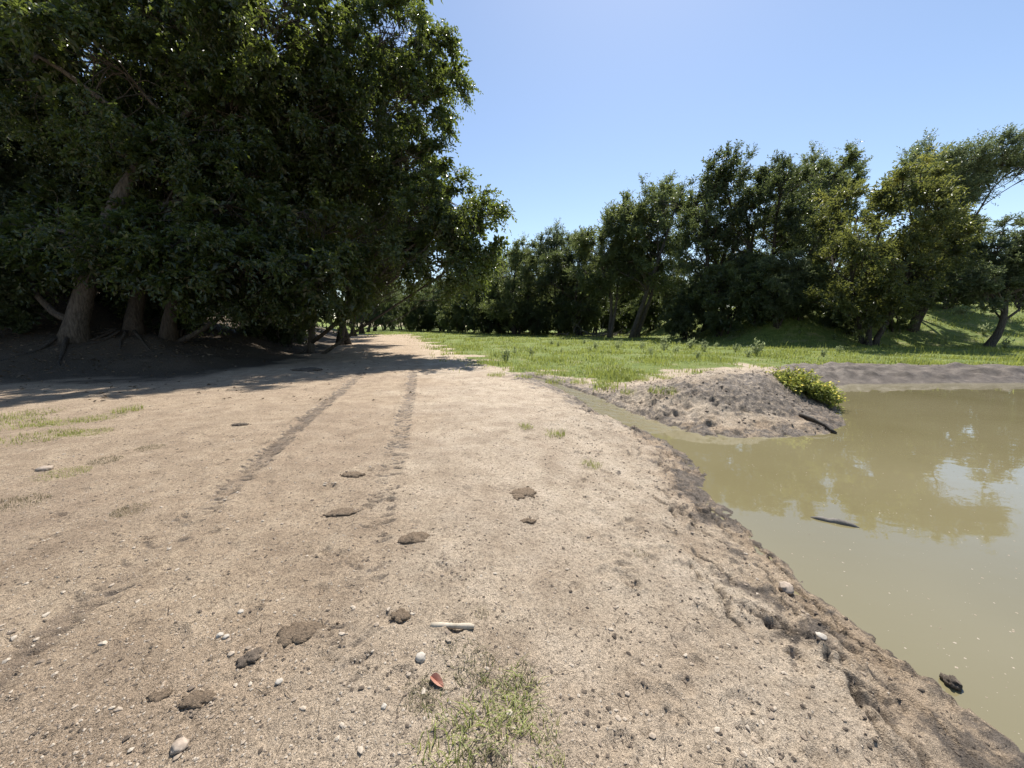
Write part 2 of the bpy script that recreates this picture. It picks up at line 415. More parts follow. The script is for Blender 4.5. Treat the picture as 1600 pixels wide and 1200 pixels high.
for _ in range(520):                                        # hoof prints, denser by the water
    y = 1.0 + 9 * rng.random() ** 1.3; x = rng.uniform(-4.5, 2.6) if rng.random() < .45 else rng.uniform(.6, 2.7)
    if y > 5.5 and x < .5: continue
    dent(x, y, rng.uniform(.028, .055), rng.uniform(.008, .022), rng.uniform(0, 3.1), rng.uniform(1, 1.6))
for _ in range(260):                                        # trampled mud between stream and mound
    x = rng.uniform(1.2, 5.0); y = rng.uniform(6.6, 10.2)
    dent(x, y, rng.uniform(.05, .08), rng.uniform(.02, .04), rng.uniform(0, 3.1), rng.uniform(1, 1.5))

def ground_mat(name):
    m, nt, n, l, b = new_mat(name)
    pos = position(nt)
    big = tex(nt, .55, 4, .55, pos).outputs[0]; mid = tex(nt, 3.2, 5, .6, pos).outputs[0]
    fine = tex(nt, 42, 3, .6, pos).outputs[0]; grain = tex(nt, 150, 2, .6, pos).outputs[0]
    sand = ramp(nt, mid, [(.28, (.31, .235, .162)), (.5, (.42, .326, .228)), (.72, (.49, .392, .282))])
    sand = mixc(nt, math_n(nt, 'MULTIPLY', attr(nt, 'pale'), .8), sand, ramp(nt, mid, [(.28, (.42, .34, .25)), (.5, (.535, .447, .34)), (.72, (.60, .51, .40))]))
    sand = mixc(nt, math_n(nt, 'MULTIPLY', ramp(nt, big, [(.45, (0, 0, 0)), (.7, (1, 1, 1))]), .45), sand, (.33, .25, .18))
    damp = ramp(nt, tex(nt, 1.3, 7, .66, pos).outputs[0], [(.47, (0, 0, 0)), (.66, (1, 1, 1))])
    sand = mixc(nt, math_n(nt, 'MULTIPLY', damp, .34), sand, (.22, .165, .115))
    sand = mixc(nt, .75, sand, ramp(nt, fine, [(.30, (.36, .34, .32)), (.46, (.95, .94, .93)), (.6, (1.12, 1.1, 1.08)), (.75, (1.3, 1.28, 1.25))]), 'MULTIPLY')
    sand = mixc(nt, .8, sand, ramp(nt, grain, [(.3, (.5, .48, .46)), (.5, (1, 1, 1)), (.7, (1.35, 1.33, 1.3))]), 'MULTIPLY')
    mud = ramp(nt, mid, [(.3, (.085, .066, .049)), (.55, (.155, .124, .095)), (.8, (.26, .212, .165))])
    mud = mixc(nt, .6, mud, ramp(nt, fine, [(.3, (.55, .55, .55)), (.6, (1.15, 1.15, 1.15))]), 'MULTIPLY')
    brk = tex(nt, 11, 7, .72, pos).outputs[0]
    wf = math_n(nt, 'ADD', attr(nt, 'wet'), math_n(nt, 'MULTIPLY', math_n(nt, 'SUBTRACT', brk, .5), 2.2))
    wf = ramp(nt, wf, [(.30, (0, 0, 0)), (.72, (1, 1, 1))])
    c = mixc(nt, wf, sand, mud)
    tf = ramp(nt, math_n(nt, 'ADD', attr(nt, 'track'), math_n(nt, 'MULTIPLY', math_n(nt, 'SUBTRACT', fine, .5), .5)), [(.25, (0, 0, 0)), (.85, (.85, .85, .85))])
    c = mixc(nt, tf, c, (.13, .10, .078))
    litter_shade = ramp(nt, fine, [(.3, (.045, .034, .025)), (.5, (.085, .065, .045)), (.7, (.15, .12, .085))])
    c = mixc(nt, ramp(nt, math_n(nt, 'ADD', attr(nt, 'litter'), math_n(nt, 'MULTIPLY', math_n(nt, 'SUBTRACT', mid, .5), .8)), [(.3, (0, 0, 0)), (.75, (1, 1, 1))]), c, litter_shade)  # brown of the bank's litter, also painted as tree shade on soil beyond it
    gr = ramp(nt, mid, [(.3, (.09, .125, .025)), (.55, (.15, .19, .042)), (.75, (.21, .23, .075))])
    dry = ramp(nt, tex(nt, .9, 6, .68, pos).outputs[0], [(.52, (0, 0, 0)), (.70, (1, 1, 1))])
    gr = mixc(nt, math_n(nt, 'MULTIPLY', dry, .7), gr, (.30, .26, .125))
    gf = ramp(nt, math_n(nt, 'ADD', attr(nt, 'green'), math_n(nt, 'MULTIPLY', math_n(nt, 'SUBTRACT', mid, .5), .9)), [(.4, (0, 0, 0)), (.7, (1, 1, 1))])
    c = mixc(nt, gf, c, gr)
    l.new(c, b.inputs['Base Color'])
    l.new(ramp(nt, wf, [(0, (.92, .92, .92)), (1, (.55, .55, .55))]), b.inputs['Roughness'])
    b.inputs['Specular IOR Level'].default_value = .25
    bm = bump(nt, tex(nt, 16, 7, .74, pos).outputs[0], 1.0, .05)
    bm = bump(nt, grain, 1.0, .012, bm)
    l.new(bm, b.inputs['Normal'])
    return m
M['ground'] = ground_mat('sandy_soil')

ny, nx = GX.shape
idx = np.arange(ny * nx).reshape(ny, nx)
quads = np.stack([idx[:-1, :-1], idx[:-1, 1:], idx[1:, 1:], idx[1:, :-1]], -1).reshape(-1, 4)
GV = np.stack([GX, GY, GZ], -1).reshape(-1, 3)
dzx = np.gradient(GZ, gx, axis=1); dzy = np.gradient(GZ, gy, axis=0)
GN = nrm(np.stack([-dzx, -dzy, np.ones_like(GZ)], -1).reshape(-1, 3))
gattr = {'wet': wet.ravel(), 'green': np.maximum(green, bankm * .75 * sstep(-.35, .2, fbm(GX * .2, GY * .2, 3, 51))).ravel(), 'litter': np.maximum(lbank, .85 * sstep(-3.2, .2, -poly_sdf(GX, GY, LEFT_BANK) + 1.3 * fbm(GX * .5, GY * .5, 4, 47))).ravel(), 'track': track.ravel(), 'pale': (sstep(-1.2, 1.2, GX + .22 * GY + .9 * fbm(GX * .6, GY * .6, 3, 201)) * sstep(.2, .9, dpond + .3 * fbm(GX * 1.5, GY * 1.5, 3, 202)) * (1 - farlip)).ravel()}  # litter spreads beyond the bank foot to paint tree shade into the ground colour
fc = quads[:, 0]
reg = np.zeros(len(quads), int)
reg[(green.ravel()[fc] > .5)] = 1
reg[(bankm.ravel()[fc] > .5)] = 2
reg[(lbank.ravel()[fc] > .5)] = 3
reg[(moundr.ravel()[fc] < 1.0) & (dpond.ravel()[fc] > -.1) & (dstream.ravel()[fc] > .4)] = 4
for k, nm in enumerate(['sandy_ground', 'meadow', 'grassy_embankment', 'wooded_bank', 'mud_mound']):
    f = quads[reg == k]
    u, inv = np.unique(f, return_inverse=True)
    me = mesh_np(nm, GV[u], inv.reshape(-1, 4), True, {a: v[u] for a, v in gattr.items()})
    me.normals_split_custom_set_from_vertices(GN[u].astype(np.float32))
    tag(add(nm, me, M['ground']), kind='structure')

def ground_z(x, y):
    """height of the built surface (bilinear)"""
    x = np.atleast_1d(np.asarray(x, float)); y = np.atleast_1d(np.asarray(y, float))
    i = np.clip(np.searchsorted(gx, x) - 1, 0, nx - 2); j = np.clip(np.searchsorted(gy, y) - 1, 0, ny - 2)
    a = (x - gx[i]) / (gx[i + 1] - gx[i]); b = (y - gy[j]) / (gy[j + 1] - gy[j])
    return (GZ[j, i] * (1 - a) + GZ[j, i + 1] * a) * (1 - b) + (GZ[j + 1, i] * (1 - a) + GZ[j + 1, i + 1] * a) * b
def gz(x, y): return float(ground_z(x, y)[0])
def spot(px, py):
    p = on_ground(px, py); return np.array([p[0], p[1], gz(p[0], p[1])])
def mask_at(A, x, y):
    i = np.clip(np.searchsorted(gx, x), 0, nx - 1); j = np.clip(np.searchsorted(gy, y), 0, ny - 1)
    return A[j, i]

# ------------------------------------------------------------------ pond and stream
def water_mat(name, c0, c1, r, wav, dist):
    m, nt, n, l, b = new_mat(name)
    pos = position(nt)
    t = tex(nt, .35, 3, .5, pos)
    l.new(ramp(nt, t.outputs[0], [(.35, c0), (.65, c1)]), b.inputs['Base Color'])
    b.inputs['Roughness'].default_value = r; b.inputs['IOR'].default_value = 1.4; b.inputs['Specular IOR Level'].default_value = .8
    mp = n.new('ShaderNodeMapping'); mp.inputs['Scale'].default_value = (1, 1.6, 1); mp.inputs['Rotation'].default_value = (0, 0, .35); l.new(pos, mp.inputs[0])
    bm = bump(nt, tex(nt, wav, 2, .5, mp.outputs[0]).outputs[0], .5, dist)
    bm = bump(nt, tex(nt, wav * 5, 2, .5, mp.outputs[0]).outputs[0], .35, dist * .12, bm)
    l.new(bm, b.inputs['Normal'])
    return m
M['pond'] = water_mat('murky_pond_water', (.165, .142, .074), (.19, .165, .092), .02, 1.4, .007)
M['stream'] = water_mat('running_muddy_water', (.19, .162, .085), (.23, .195, .115), .08, 5.0, .06)
wg_x = np.linspace(1.2, 33, 90); wg_y = np.linspace(-8.5, 15.5, 70)
WX, WY = np.meshgrid(wg_x, wg_y)
wi = np.arange(WX.size).reshape(WX.shape)
wq = np.stack([wi[:-1, :-1], wi[:-1, 1:], wi[1:, 1:], wi[1:, :-1]], -1).reshape(-1, 4)
keep = (poly_sdf(WX, WY, POND).ravel()[wq] < 1.1).all(1)
wq = wq[keep]; u, inv = np.unique(wq, return_inverse=True)
tag(add('pond', mesh_np('pond', np.stack([WX, WY, np.full_like(WX, WATER)], -1).reshape(-1, 3)[u], inv.reshape(-1, 4), True), M['pond']), kind='structure')
tn = np.gradient(STREAM, axis=0); tn = nrm(tn); sn = np.stack([-tn[:, 1], tn[:, 0]], -1)
hw = np.interp(STREAM_S, [0, .5, 5.2, 8], [.34, .45, .75, 1.0])
rows = []
for k in np.linspace(-1, 1, 13):
    p = STREAM + sn * (hw * k)[:, None]
    rows.append(np.column_stack([p, STREAM_Z - .005 - .0 * abs(k)]))
SV = np.stack(rows, 1); SV[..., 2] += .008 * fbm(SV[..., 0] * 4, SV[..., 1] * 4, 2, 9)
SV[-8:, :, 2] = np.minimum(SV[-8:, :, 2], np.linspace(WATER + .006, WATER - .03, 8)[:, None])
a, bb = SV.shape[:2]; si = np.arange(a * bb).reshape(a, bb)
tag(add('stream', mesh_np('stream', SV.reshape(-1, 3), np.stack([si[:-1, :-1], si[:-1, 1:], si[1:, 1:], si[1:, :-1]], -1).reshape(-1, 4), True), M['stream']), kind='structure')

# ------------------------------------------------------------------ trees
def bend(a, b, rg, n=7, sag=0.0, wob=.06):
    a = np.asarray(a, float); b = np.asarray(b, float); t = np.linspace(0, 1, n)[:, None]
    L = np.linalg.norm(b - a); k = rg.normal(0, wob * L, (3,)); k2 = rg.normal(0, wob * .6 * L, (3,))
    p = a + (b - a) * t + np.sin(np.pi * t) * (k + np.array([0, 0, sag * L])) + np.sin(2 * np.pi * t) * k2
    return p

def tree_proto(seed, stems, lobes, n_cl=260, sprays=7, per=16, leaf=(.13, .065), spray_len=.75, up=.15, droop=.35, shell=.5,
               sides=9, twig_r=.018, jitter=.35, gap=.0, big_inner=1.0, wind=(0, 0, 0), scat=.2, tip=.12, nrand=.4):
    """local geometry of one tree: trunks, limbs, twigs, crown.  lobes: (x,y,z, rx,ry,rz, weight)"""
    rg = np.random.default_rng(seed)
    out = {'trunk': [], 'limb': []}
    paths = []
    for (bx, by), top, r0 in stems:
        p = bend((bx, by, 0), top, rg, 12, wob=.035)
        p[0] = (bx, by, -.5) if True else p[0]
        t = np.linspace(0, 1, 12)
        r = r0 * (1 - .78 * t ** .9); r[0] *= 1.7; r[1] *= 1.12
        p[1] = p[0] * .55 + p[1] * .45 + np.array([0, 0, .35]); 
        g = Geo(); g.put(*tube(p, r, sides + 3, .22, rg)); out['trunk'].append(g)
        paths.append((p, r))
    tw = Geo(); P = []; D = []; Nn = []; LL = []; TT = []
    W = np.array([l[6] for l in lobes], float); W /= W.sum()
    centers = np.array([l[:3] for l in lobes]); radii = np.array([l[3:6] for l in lobes])
    for li, lb in enumerate(lobes):
        c, rad = centers[li], radii[li]
        best = None
        for p, r in paths:
            hd = np.linalg.norm(p[:, :2] - c[:2], axis=1); cost = hd + np.abs(p[:, 2] - (c[2] - .55 * hd)) * 1.1
            cost[:3] += 2
            k = int(cost.argmin())
            if best is None or cost[k] < best[0]: best = (cost[k], p[k], r[k])
        _, s, rs = best
        lp = bend(s, c + rad * np.array([0, 0, .25]), rg, 8, sag=.06, wob=.07)
        r0 = min(rs * .62, .035 + .05 * rad.mean())
        g = Geo(); g.put(*tube(lp, r0 * (1 - .8 * np.linspace(0, 1, 8)), sides, .12, rg)); out['limb'].append(g)
        m = max(4, int(n_cl * W[li]))
        d = nrm(rg.normal(size=(m, 3)) + np.array([0, 0, .15])); f = 1 - shell * rg.random(m) ** 1.6
        f *= 1 + jitter * noise2(d[:, 0] * 2.3 + li * 7.1, d[:, 1] * 2.3 + d[:, 2] * 1.7, seed)
        if gap: f[rg.random(m) < gap * .3] *= .5
        cl = c + d * f[:, None] * rad
        rel = np.linalg.norm((cl[:, None] - centers[None]) / radii[None], axis=2); rel[:, li] = 9
        ok = rel.min(1) > .45
        cl, d, f = cl[ok], d[ok], f[ok]; m = len(cl)
        cl[:, 2] = np.maximum(cl[:, 2], .5)
        for q in range(m):                                   # one twig to each cluster
            k = rg.integers(3, 8)
            tp = bend(lp[k], cl[q], rg, 4, sag=.05, wob=.08)
            tw.put(*tube(tp, np.array([1.6, 1.2, .8, .35]) * twig_r, 4, cap=False))
        n = m * sprays
        cc = np.repeat(cl, sprays, 0); dd = np.repeat(d, sprays, 0)
        sd = nrm(dd * .75 + rg.normal(0, .62, (n, 3)) + np.array([0, 0, up]) + np.array(wind))
        sl = spray_len * (.55 + .8 * rg.random(n))
        t = (np.arange(per) + .6) / per
        base = cc[:, None] + sd[:, None] * (sl[:, None] * t)[..., None]
        base[..., 2] -= droop * sl[:, None] * t ** 2
        tdir = nrm(np.repeat(sd[:, None], per, 1) + np.array([0, 0, -1.]) * (2 * droop * t)[None, :, None])
        nn = nrm(np.array([0, 0, 1.]) * .8 + dd * .5 + rg.normal(0, .35, (n, 3)))
        nn = np.repeat(nn[:, None], per, 1) + rg.normal(0, nrand, (n, per, 3))
        side = nrm(np.cross(tdir, nn)); sg = np.where(np.arange(per) % 2, 1., -1.)[None, :, None]
        ld = nrm(tdir * .75 + side * sg * .8 + rg.normal(0, scat, (n, per, 3)) + np.array([0, 0, -.12]))
        P.append(base.reshape(-1, 3)); D.append(ld.reshape(-1, 3)); Nn.append(nn.reshape(-1, 3))
        inner = np.repeat(np.repeat(np.where(f < .72, big_inner, 1.0), sprays), per)
        LL.append((.7 + .6 * rg.random(n * per)) * inner)
        zr = (cl[:, 2] / max(l[2] + l[5] for l in lobes)).clip(0, 1)
        TT.append(np.clip(np.repeat(np.repeat(rg.random(m) * .35 + tip * sstep(.8, 1.0, f) * sstep(.55, .9, zr), sprays), per) + .42 * rg.random(n * per), 0, 1))
    P, D, Nn, LL, TT = map(np.concatenate, (P, D, Nn, LL, TT))
    V, T = leaf_geo(P, D, Nn, leaf[0] * LL, leaf[1] * LL)
    cr = Geo(); cr.put(V, t=T, a=np.repeat(TT, 4))
    res = {'trunk': [g.mesh('trunk', True) for g in out['trunk']], 'limb': [g.mesh('limb', True) for g in out['limb']],
           'twigs': tw.mesh('twigs', True), 'crown': cr.mesh('crown'), 'n': len(P), 'top': float(np.percentile(P[:, 2], 99.6))}
    return res

def place_tree(proto, name, loc, rz, s, leafm, barkm, label, group=None, cat='tree', detail=True):
    root = empty(name, loc, rz, s); tag(root, label, cat, group)
    tk = [add('trunk', me, M[barkm], root) for me in proto['trunk']]
    if detail:
        for me in proto['limb']: add('limb', me, M[barkm], tk[0])
        tag(add('twigs', proto['twigs'], M[barkm], root), kind='stuff')
    c = add('crown', proto['crown'], M[leafm], root)
    c.material_slots[0].link = 'OBJECT'; c.material_slots[0].material = M[leafm]
    return root

def ball_lobes(rg, c, Rr, n, rl, zmin=-.9, wz=1.0):
    """lobes spread over an ellipsoid"""
    L = []
    k = 0
    while len(L) < n and k < 4000:
        k += 1
        d = nrm(rg.normal(size=3)[None])[0]
        if d[2] < zmin: continue
        q = np.array(c) + d * np.array(Rr) * rg.uniform(.55, .8)
        if all(np.linalg.norm((q - np.array(o[:3])) / rl) > .75 for o in L) or k > 1500:
            r = rl * rg.uniform(.8, 1.2); L.append((*q, r, r, r * .85, r * r))
    return L

rgl = np.random.default_rng(5)
NEAR = dict(n_cl=680, sprays=16, per=11, leaf=(.15, .088), spray_len=.72, up=-.05, droop=.35, shell=.5, twig_r=.014, big_inner=1.6, scat=.45)
# local offsets are from each trunk's foot
nearA = tree_proto(101, [((0, 0), (4.6, 4.2, 11.5), .33)],
                   ball_lobes(rgl, (.6, 4.9, 9.8), (6.4, 5.4, 7.2), 20, 2.3) + [(-4.6, 1.2, 2.8, 2.4, 1.8, 1.7, 6), (-1.6, .0, 3.2, 2.2, 1.5, 1.1, 5), (2.2, -.6, 3.0, 2.3, 1.5, 1.1, 5), (5, .2, 2.6, 2.2, 1.8, 1.4, 5), (3.2, 1.5, 4.2, 2.4, 1.8, 1.4, 5), (-2.5, 2.5, 4.6, 2.4, 1.8, 1.4, 5)], **NEAR)
nearB = tree_proto(102, [((0, 0), (1.0, 2.8, 12), .27), ((1.1, .4), (3.2, 2.4, 10), .24)],
                   ball_lobes(rgl, (3.2, 3.6, 9.8), (5.8, 5.0, 7.2), 20, 2.2) + [(2.8, -1.2, 2.7, 2.2, 1.5, 1.1, 5), (5.2, -.6, 2.1, 2.2, 1.7, 1.4, 6), (7.4, .3, 2.4, 2.0, 1.7, 1.4, 6), (4.2, .2, 4.6, 2.2, 1.7, 1.3, 4), (6.6, 1.2, 4.6, 2.0, 1.7, 1.4, 4)], **NEAR)
nearC = tree_proto(103, [((0, 0), (1.4, 1.4, 13), .16)],
                   ball_lobes(rgl, (3.2, 1.6, 11.0), (5.2, 5.2, 7.4), 20, 2.15) + [(5.6, .5, 15.5, 2.1, 2.1, 2.1, 5), (6.2, .2, 12.5, 2.0, 2.0, 2.0, 5)] +
                   [(7.8, -1.4, 6.8, 1.8, 1.7, 1.5, 5), (6.6, -1.6, 6.2, 1.8, 1.6, 1.5, 4), (9.2, -2.0, 5.6, 1.5, 1.5, 1.4, 5), (7.2, -1.8, 4.6, 1.8, 1.8, 1.5, 5), (8.2, -1.9, 4.0, 1.5, 1.5, 1.2, 4), (5.2, -2.2, 4.2, 2.0, 1.8, 1.5, 4), (2.6, -2.6, 3.6, 2.0, 1.8, 1.5, 4), (.2, -2.2, 3.0, 1.9, 1.7, 1.4, 4)], **NEAR)

nearD = tree_proto(104, [((0, 0), (1.6, .6, 12), .25), ((.5, .6), (-1.2, 1.5, 11), .2)], ball_lobes(rgl, (2.4, .8, 9.6), (5.4, 4.8, 5.6), 20, 2.0, -.75), **{**NEAR, 'n_cl': 420})

def site(px, Y, z=None):
    x = (px - CX) / FPX * Y / (CP + (CY - HOR) / FPX * SP)
    return (x, Y, gz(x, Y) if z is None else z)
LG = 'tall trees shading the left side of the track'
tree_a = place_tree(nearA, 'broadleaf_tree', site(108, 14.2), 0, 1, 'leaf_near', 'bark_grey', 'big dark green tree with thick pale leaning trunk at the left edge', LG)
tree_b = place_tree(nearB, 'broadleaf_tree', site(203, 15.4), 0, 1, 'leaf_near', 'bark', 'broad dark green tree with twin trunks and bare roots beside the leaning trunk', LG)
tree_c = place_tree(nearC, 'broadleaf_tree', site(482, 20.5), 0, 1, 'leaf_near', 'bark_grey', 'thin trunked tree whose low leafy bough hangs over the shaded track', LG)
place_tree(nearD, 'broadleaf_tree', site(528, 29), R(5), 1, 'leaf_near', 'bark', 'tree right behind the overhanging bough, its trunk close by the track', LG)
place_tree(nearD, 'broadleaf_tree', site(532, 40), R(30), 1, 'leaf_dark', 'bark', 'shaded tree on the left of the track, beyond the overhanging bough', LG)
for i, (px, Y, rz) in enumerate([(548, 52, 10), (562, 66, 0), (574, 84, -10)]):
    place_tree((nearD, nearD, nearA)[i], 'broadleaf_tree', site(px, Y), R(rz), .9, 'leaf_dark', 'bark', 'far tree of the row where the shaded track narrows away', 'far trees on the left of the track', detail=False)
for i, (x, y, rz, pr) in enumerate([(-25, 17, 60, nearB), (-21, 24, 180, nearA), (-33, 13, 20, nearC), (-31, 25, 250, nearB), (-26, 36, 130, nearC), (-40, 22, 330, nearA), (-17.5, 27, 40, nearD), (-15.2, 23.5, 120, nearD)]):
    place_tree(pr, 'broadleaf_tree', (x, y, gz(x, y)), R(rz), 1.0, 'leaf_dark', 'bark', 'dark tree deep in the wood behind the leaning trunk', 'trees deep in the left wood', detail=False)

# trees across the meadow
def stemmy(seed, H, leans, r0, crown_r, n_l, rl, base_z=.32, lz=1.45, **kw):
    rg = np.random.default_rng(seed)
    stems = []; lobes = []
    for k, (lx, ly) in enumerate(leans):
        a = k * 2.4 + seed
        b = (.35 * math.cos(a) * (len(leans) > 1), .35 * math.sin(a) * (len(leans) > 1))
        top = (lx * H, ly * H, H * rg.uniform(.72, .84)); stems.append((b, top, r0 * rg.uniform(.75, 1.05)))
    for k in range(n_l):
        b, top, _ = stems[k % len(stems)]
        t = rg.uniform(base_z, 1.08) ** .85; a = rg.uniform(0, 6.28); w = crown_r * rg.uniform(.25, 1) * (.45 + 1.1 * math.sin(math.pi * min(1, max(.0, (t - base_z * .6) / (1.15 - base_z * .6)))))
        r = rl * rg.uniform(.7, 1.25)
        lobes.append((b[0] + (top[0] - b[0]) * t + w * math.cos(a), b[1] + (top[1] - b[1]) * t + w * math.sin(a), top[2] * t * 1.08, r * (1.22 - .25 * lz), r * (1.22 - .25 * lz), r * lz, r * r))
    p = dict(n_cl=290, sprays=11, per=13, leaf=(.185, .072), spray_len=.95, up=.5, droop=.1, shell=.6, sides=6, twig_r=.018, jitter=.8, gap=.8, wind=(.42, 0, .3), scat=.5, big_inner=1.5, nrand=.85)
    p.update(kw)
    return tree_proto(seed, stems, lobes, **p)
tallA = stemmy(201, 15, [(.02, 0), (.14, .05), (-.10, .03)], .30, 3.2, 40, 1.2, .24)
tallB = stemmy(202, 15, [(.10, 0), (.22, .04)], .26, 2.7, 32, 1.1, .32, spray_len=1.0)
tallC = stemmy(203, 14, [(-.06, .05), (.08, -.04)], .22, 2.2, 27, 1.05, .36)
leanD = tree_proto(204, [((0, 0), (1.0, .2, 13.2), .30), ((.4, .2), (5.6, .3, 12.6), .26)],
                   [(x, y, z, r, r, r * .9, r * r) for x, y, z, r in [(-.6, .5, 13, 1.3), (1, 0, 14.8, 1.3), (2.6, .4, 13.6, 1.2), (3.4, 0, 15.2, 1.2), (5, .5, 14.4, 1.2), (5.6, -.3, 15.9, 1.2), (7, .3, 14.6, 1.1),
                    (7.8, 0, 16.0, 1.2), (9.2, .3, 15.2, 1.2), (10.4, -.2, 16.0, 1.2), (11.2, .2, 14.6, 1.1), (1.8, -.4, 12.2, 1.0), (-1.4, 0, 11.2, 1.1), (4.2, .2, 12.9, .8)]],
                   n_cl=330, sprays=10, per=13, leaf=(.185, .07), spray_len=1.1, up=.35, droop=.1, shell=.7, sides=6, twig_r=.018, jitter=.6, gap=.8, wind=(.5, 0, .25), scat=.5, nrand=.85)
roundE = stemmy(205, 11.5, [(.02, 0), (.14, .02), (-.14, .04)], .22, 3.2, 32, 1.3, .16, up=.3, wind=(.1, 0, .1), tip=.55, lz=.95)
wispF = stemmy(206, 15, [(.02, 0), (-.07, .03)], .2, 2.6, 26, 1.05, .4, n_cl=260, sprays=8)
shrubG = stemmy(207, 4.6, [(.1, 0), (-.25, .1), (.3, -.05), (0, .25)], .08, 1.6, 22, .9, .06, n_cl=240, leaf=(.14, .075), spray_len=.5)
smallH = stemmy(208, 8, [(.10, 0)], .30, 2.2, 18, 1.0, .48, n_cl=240, leaf=(.14, .075), spray_len=.6)

MG = 'trees along the far side of the meadow'
def pt(pr, px, Y, rz, top, lm, bm, label, name='meadow_tree', g=MG, **k):
    """stand a tree at column px and depth Y, as tall as its top row in the photograph says (or scaled, for small values)"""
    loc = site(px, Y)
    s = top if top < 10 else (at_depth(px, top, Y)[2] - loc[2]) / pr['top']
    return place_tree(pr, name, loc, R(rz), s, lm, bm, label, g, **k)
pt(roundE, 806, 60, 20, 378, 'leaf_mid', 'bark', 'tree with a single dark trunk just right of the overhanging bough')
pt(wispF, 872, 58, 0, 346, 'leaf_grey', 'bark', 'wispy grey green tree with thin open crown, left of the twin pale trunks')
pt(roundE, 905, 55, 90, 380, 'leaf_dark', 'bark', 'dark tree behind the brush heap at the meadow edge')
pt(tallC, 955, 48, 0, 308, 'leaf_mid', 'bark_grey', 'upright tree on two pale trunks by the brush heap')
pt(tallB, 993, 46, -5, 282, 'leaf_mid', 'bark_grey', 'tree with pale slanting trunks right of the brush heap')
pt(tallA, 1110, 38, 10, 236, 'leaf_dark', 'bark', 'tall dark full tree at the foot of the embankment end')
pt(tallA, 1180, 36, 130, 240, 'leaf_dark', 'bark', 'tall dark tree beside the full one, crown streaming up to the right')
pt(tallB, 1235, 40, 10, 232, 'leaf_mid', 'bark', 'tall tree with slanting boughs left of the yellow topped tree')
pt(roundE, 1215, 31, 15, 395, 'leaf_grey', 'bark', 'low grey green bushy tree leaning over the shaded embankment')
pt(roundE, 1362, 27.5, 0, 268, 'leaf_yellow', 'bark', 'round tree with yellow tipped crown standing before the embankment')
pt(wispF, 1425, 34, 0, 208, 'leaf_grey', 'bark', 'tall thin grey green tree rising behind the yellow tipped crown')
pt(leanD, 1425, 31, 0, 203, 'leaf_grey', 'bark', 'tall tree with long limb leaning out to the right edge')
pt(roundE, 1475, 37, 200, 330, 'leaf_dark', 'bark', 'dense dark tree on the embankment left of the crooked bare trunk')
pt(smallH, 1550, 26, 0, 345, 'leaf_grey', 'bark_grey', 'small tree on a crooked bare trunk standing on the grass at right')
BGG = 'trees in the wood behind the meadow trees'
bg = [(690, 92, 430), (725, 84, 420), (758, 76, 405), (600, 118, 455), (640, 125, 455), (670, 110, 445), (612, 104, 462), (626, 112, 458), (652, 100, 455), (585, 100, 450), (785, 70, 395), (835, 72, 385), (890, 68, 375), (930, 66, 365), (975, 70, 360), (1020, 64, 350), (1060, 52, 330), (1130, 58, 330),
      (1250, 52, 330), (1290, 47, 255), (1330, 56, 330), (1395, 50, 330), (1450, 54, 350), (1510, 50, 400), (1560, 46, 385), (1600, 52, 380), (1650, 42, 370), (1720, 36, 350), (1545, 70, 410), (1470, 75, 380), (1360, 78, 380), (1250, 80, 380), (1110, 80, 380)]
bg += [(560 + 27 * k, 135 + 25 * ((k * 7) % 5) / 5, 440) for k in range(20)] + [(1130 + 45 * k, 100, 415) for k in range(12)]
for i, (px, Y, top) in enumerate(bg):
    if 880 < px < 1400 and top > 300: top = max(top, 405)
    pr = (roundE, tallC, roundE, tallA)[i % 4] if Y < 95 else roundE
    where = next(w for lim, w in ((680, 'far tree closing the view where the track ends'), (800, 'dark tree behind the tip of the overhanging bough'), (900, 'dark tree in the wood behind the wispy grey green tree'),
                                  (1080, 'dark tree in the wood behind the pale slanting trunks'), (1270, 'dark tree in the wood behind the tall full trees'), (1400, 'dark tree in the wood behind the yellow tipped tree'),
                                  (1530, 'dark tree in the wood beyond the embankment top'), (9999, 'dark tree behind the crooked bare trunk at the right edge')) if px < lim)
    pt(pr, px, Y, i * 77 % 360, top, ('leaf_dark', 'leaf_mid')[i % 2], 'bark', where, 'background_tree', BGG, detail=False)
# undergrowth
SG = 'shrubs growing under the trees'
for i, (px, Y, s, lab) in enumerate([(835, 57, 1.0, 'dark shrub under the wispy grey green tree'), (905, 55, .95, 'dark shrub right behind the brush heap'),
                                     (1075, 37, .9, 'dark shrub at the foot of the tall full tree'), (1130, 34, 1.15, 'large dark shrub in shade at the embankment end'),
                                     (1180, 33, 1.0, 'dark shrub beside the low grey green bushy tree'), (1300, 34, .55, 'low shrub left of the yellow tipped tree'),
                                     (1330, 29.5, .5, 'low shrub at the foot of the yellow tipped tree'), (1400, 31, .8, 'shrub right of the yellow tipped tree'),
                                     (1020, 55, 1.0, 'dark shrub behind the pale slanting trunks'), (965, 58, 1.0, 'dark shrub behind the twin pale trunks'), (1245, 31.5, .8, 'dark shrub in shade right of the low grey green bushy tree'), (1440, 38, .9, 'dark shrub under the dense dark tree on the embankment'), (760, 66, 1.1, 'dark shrub below the tip of the overhanging bough'), (720, 75, 1.2, 'dark shrub where meadow and track meet far away')]):
    pt(shrubG, px, Y, i * 63, s, ('leaf_dark', 'leaf_mid')[i % 3 == 1], 'bark', lab, 'shrub', SG, cat='shrub', detail=False)
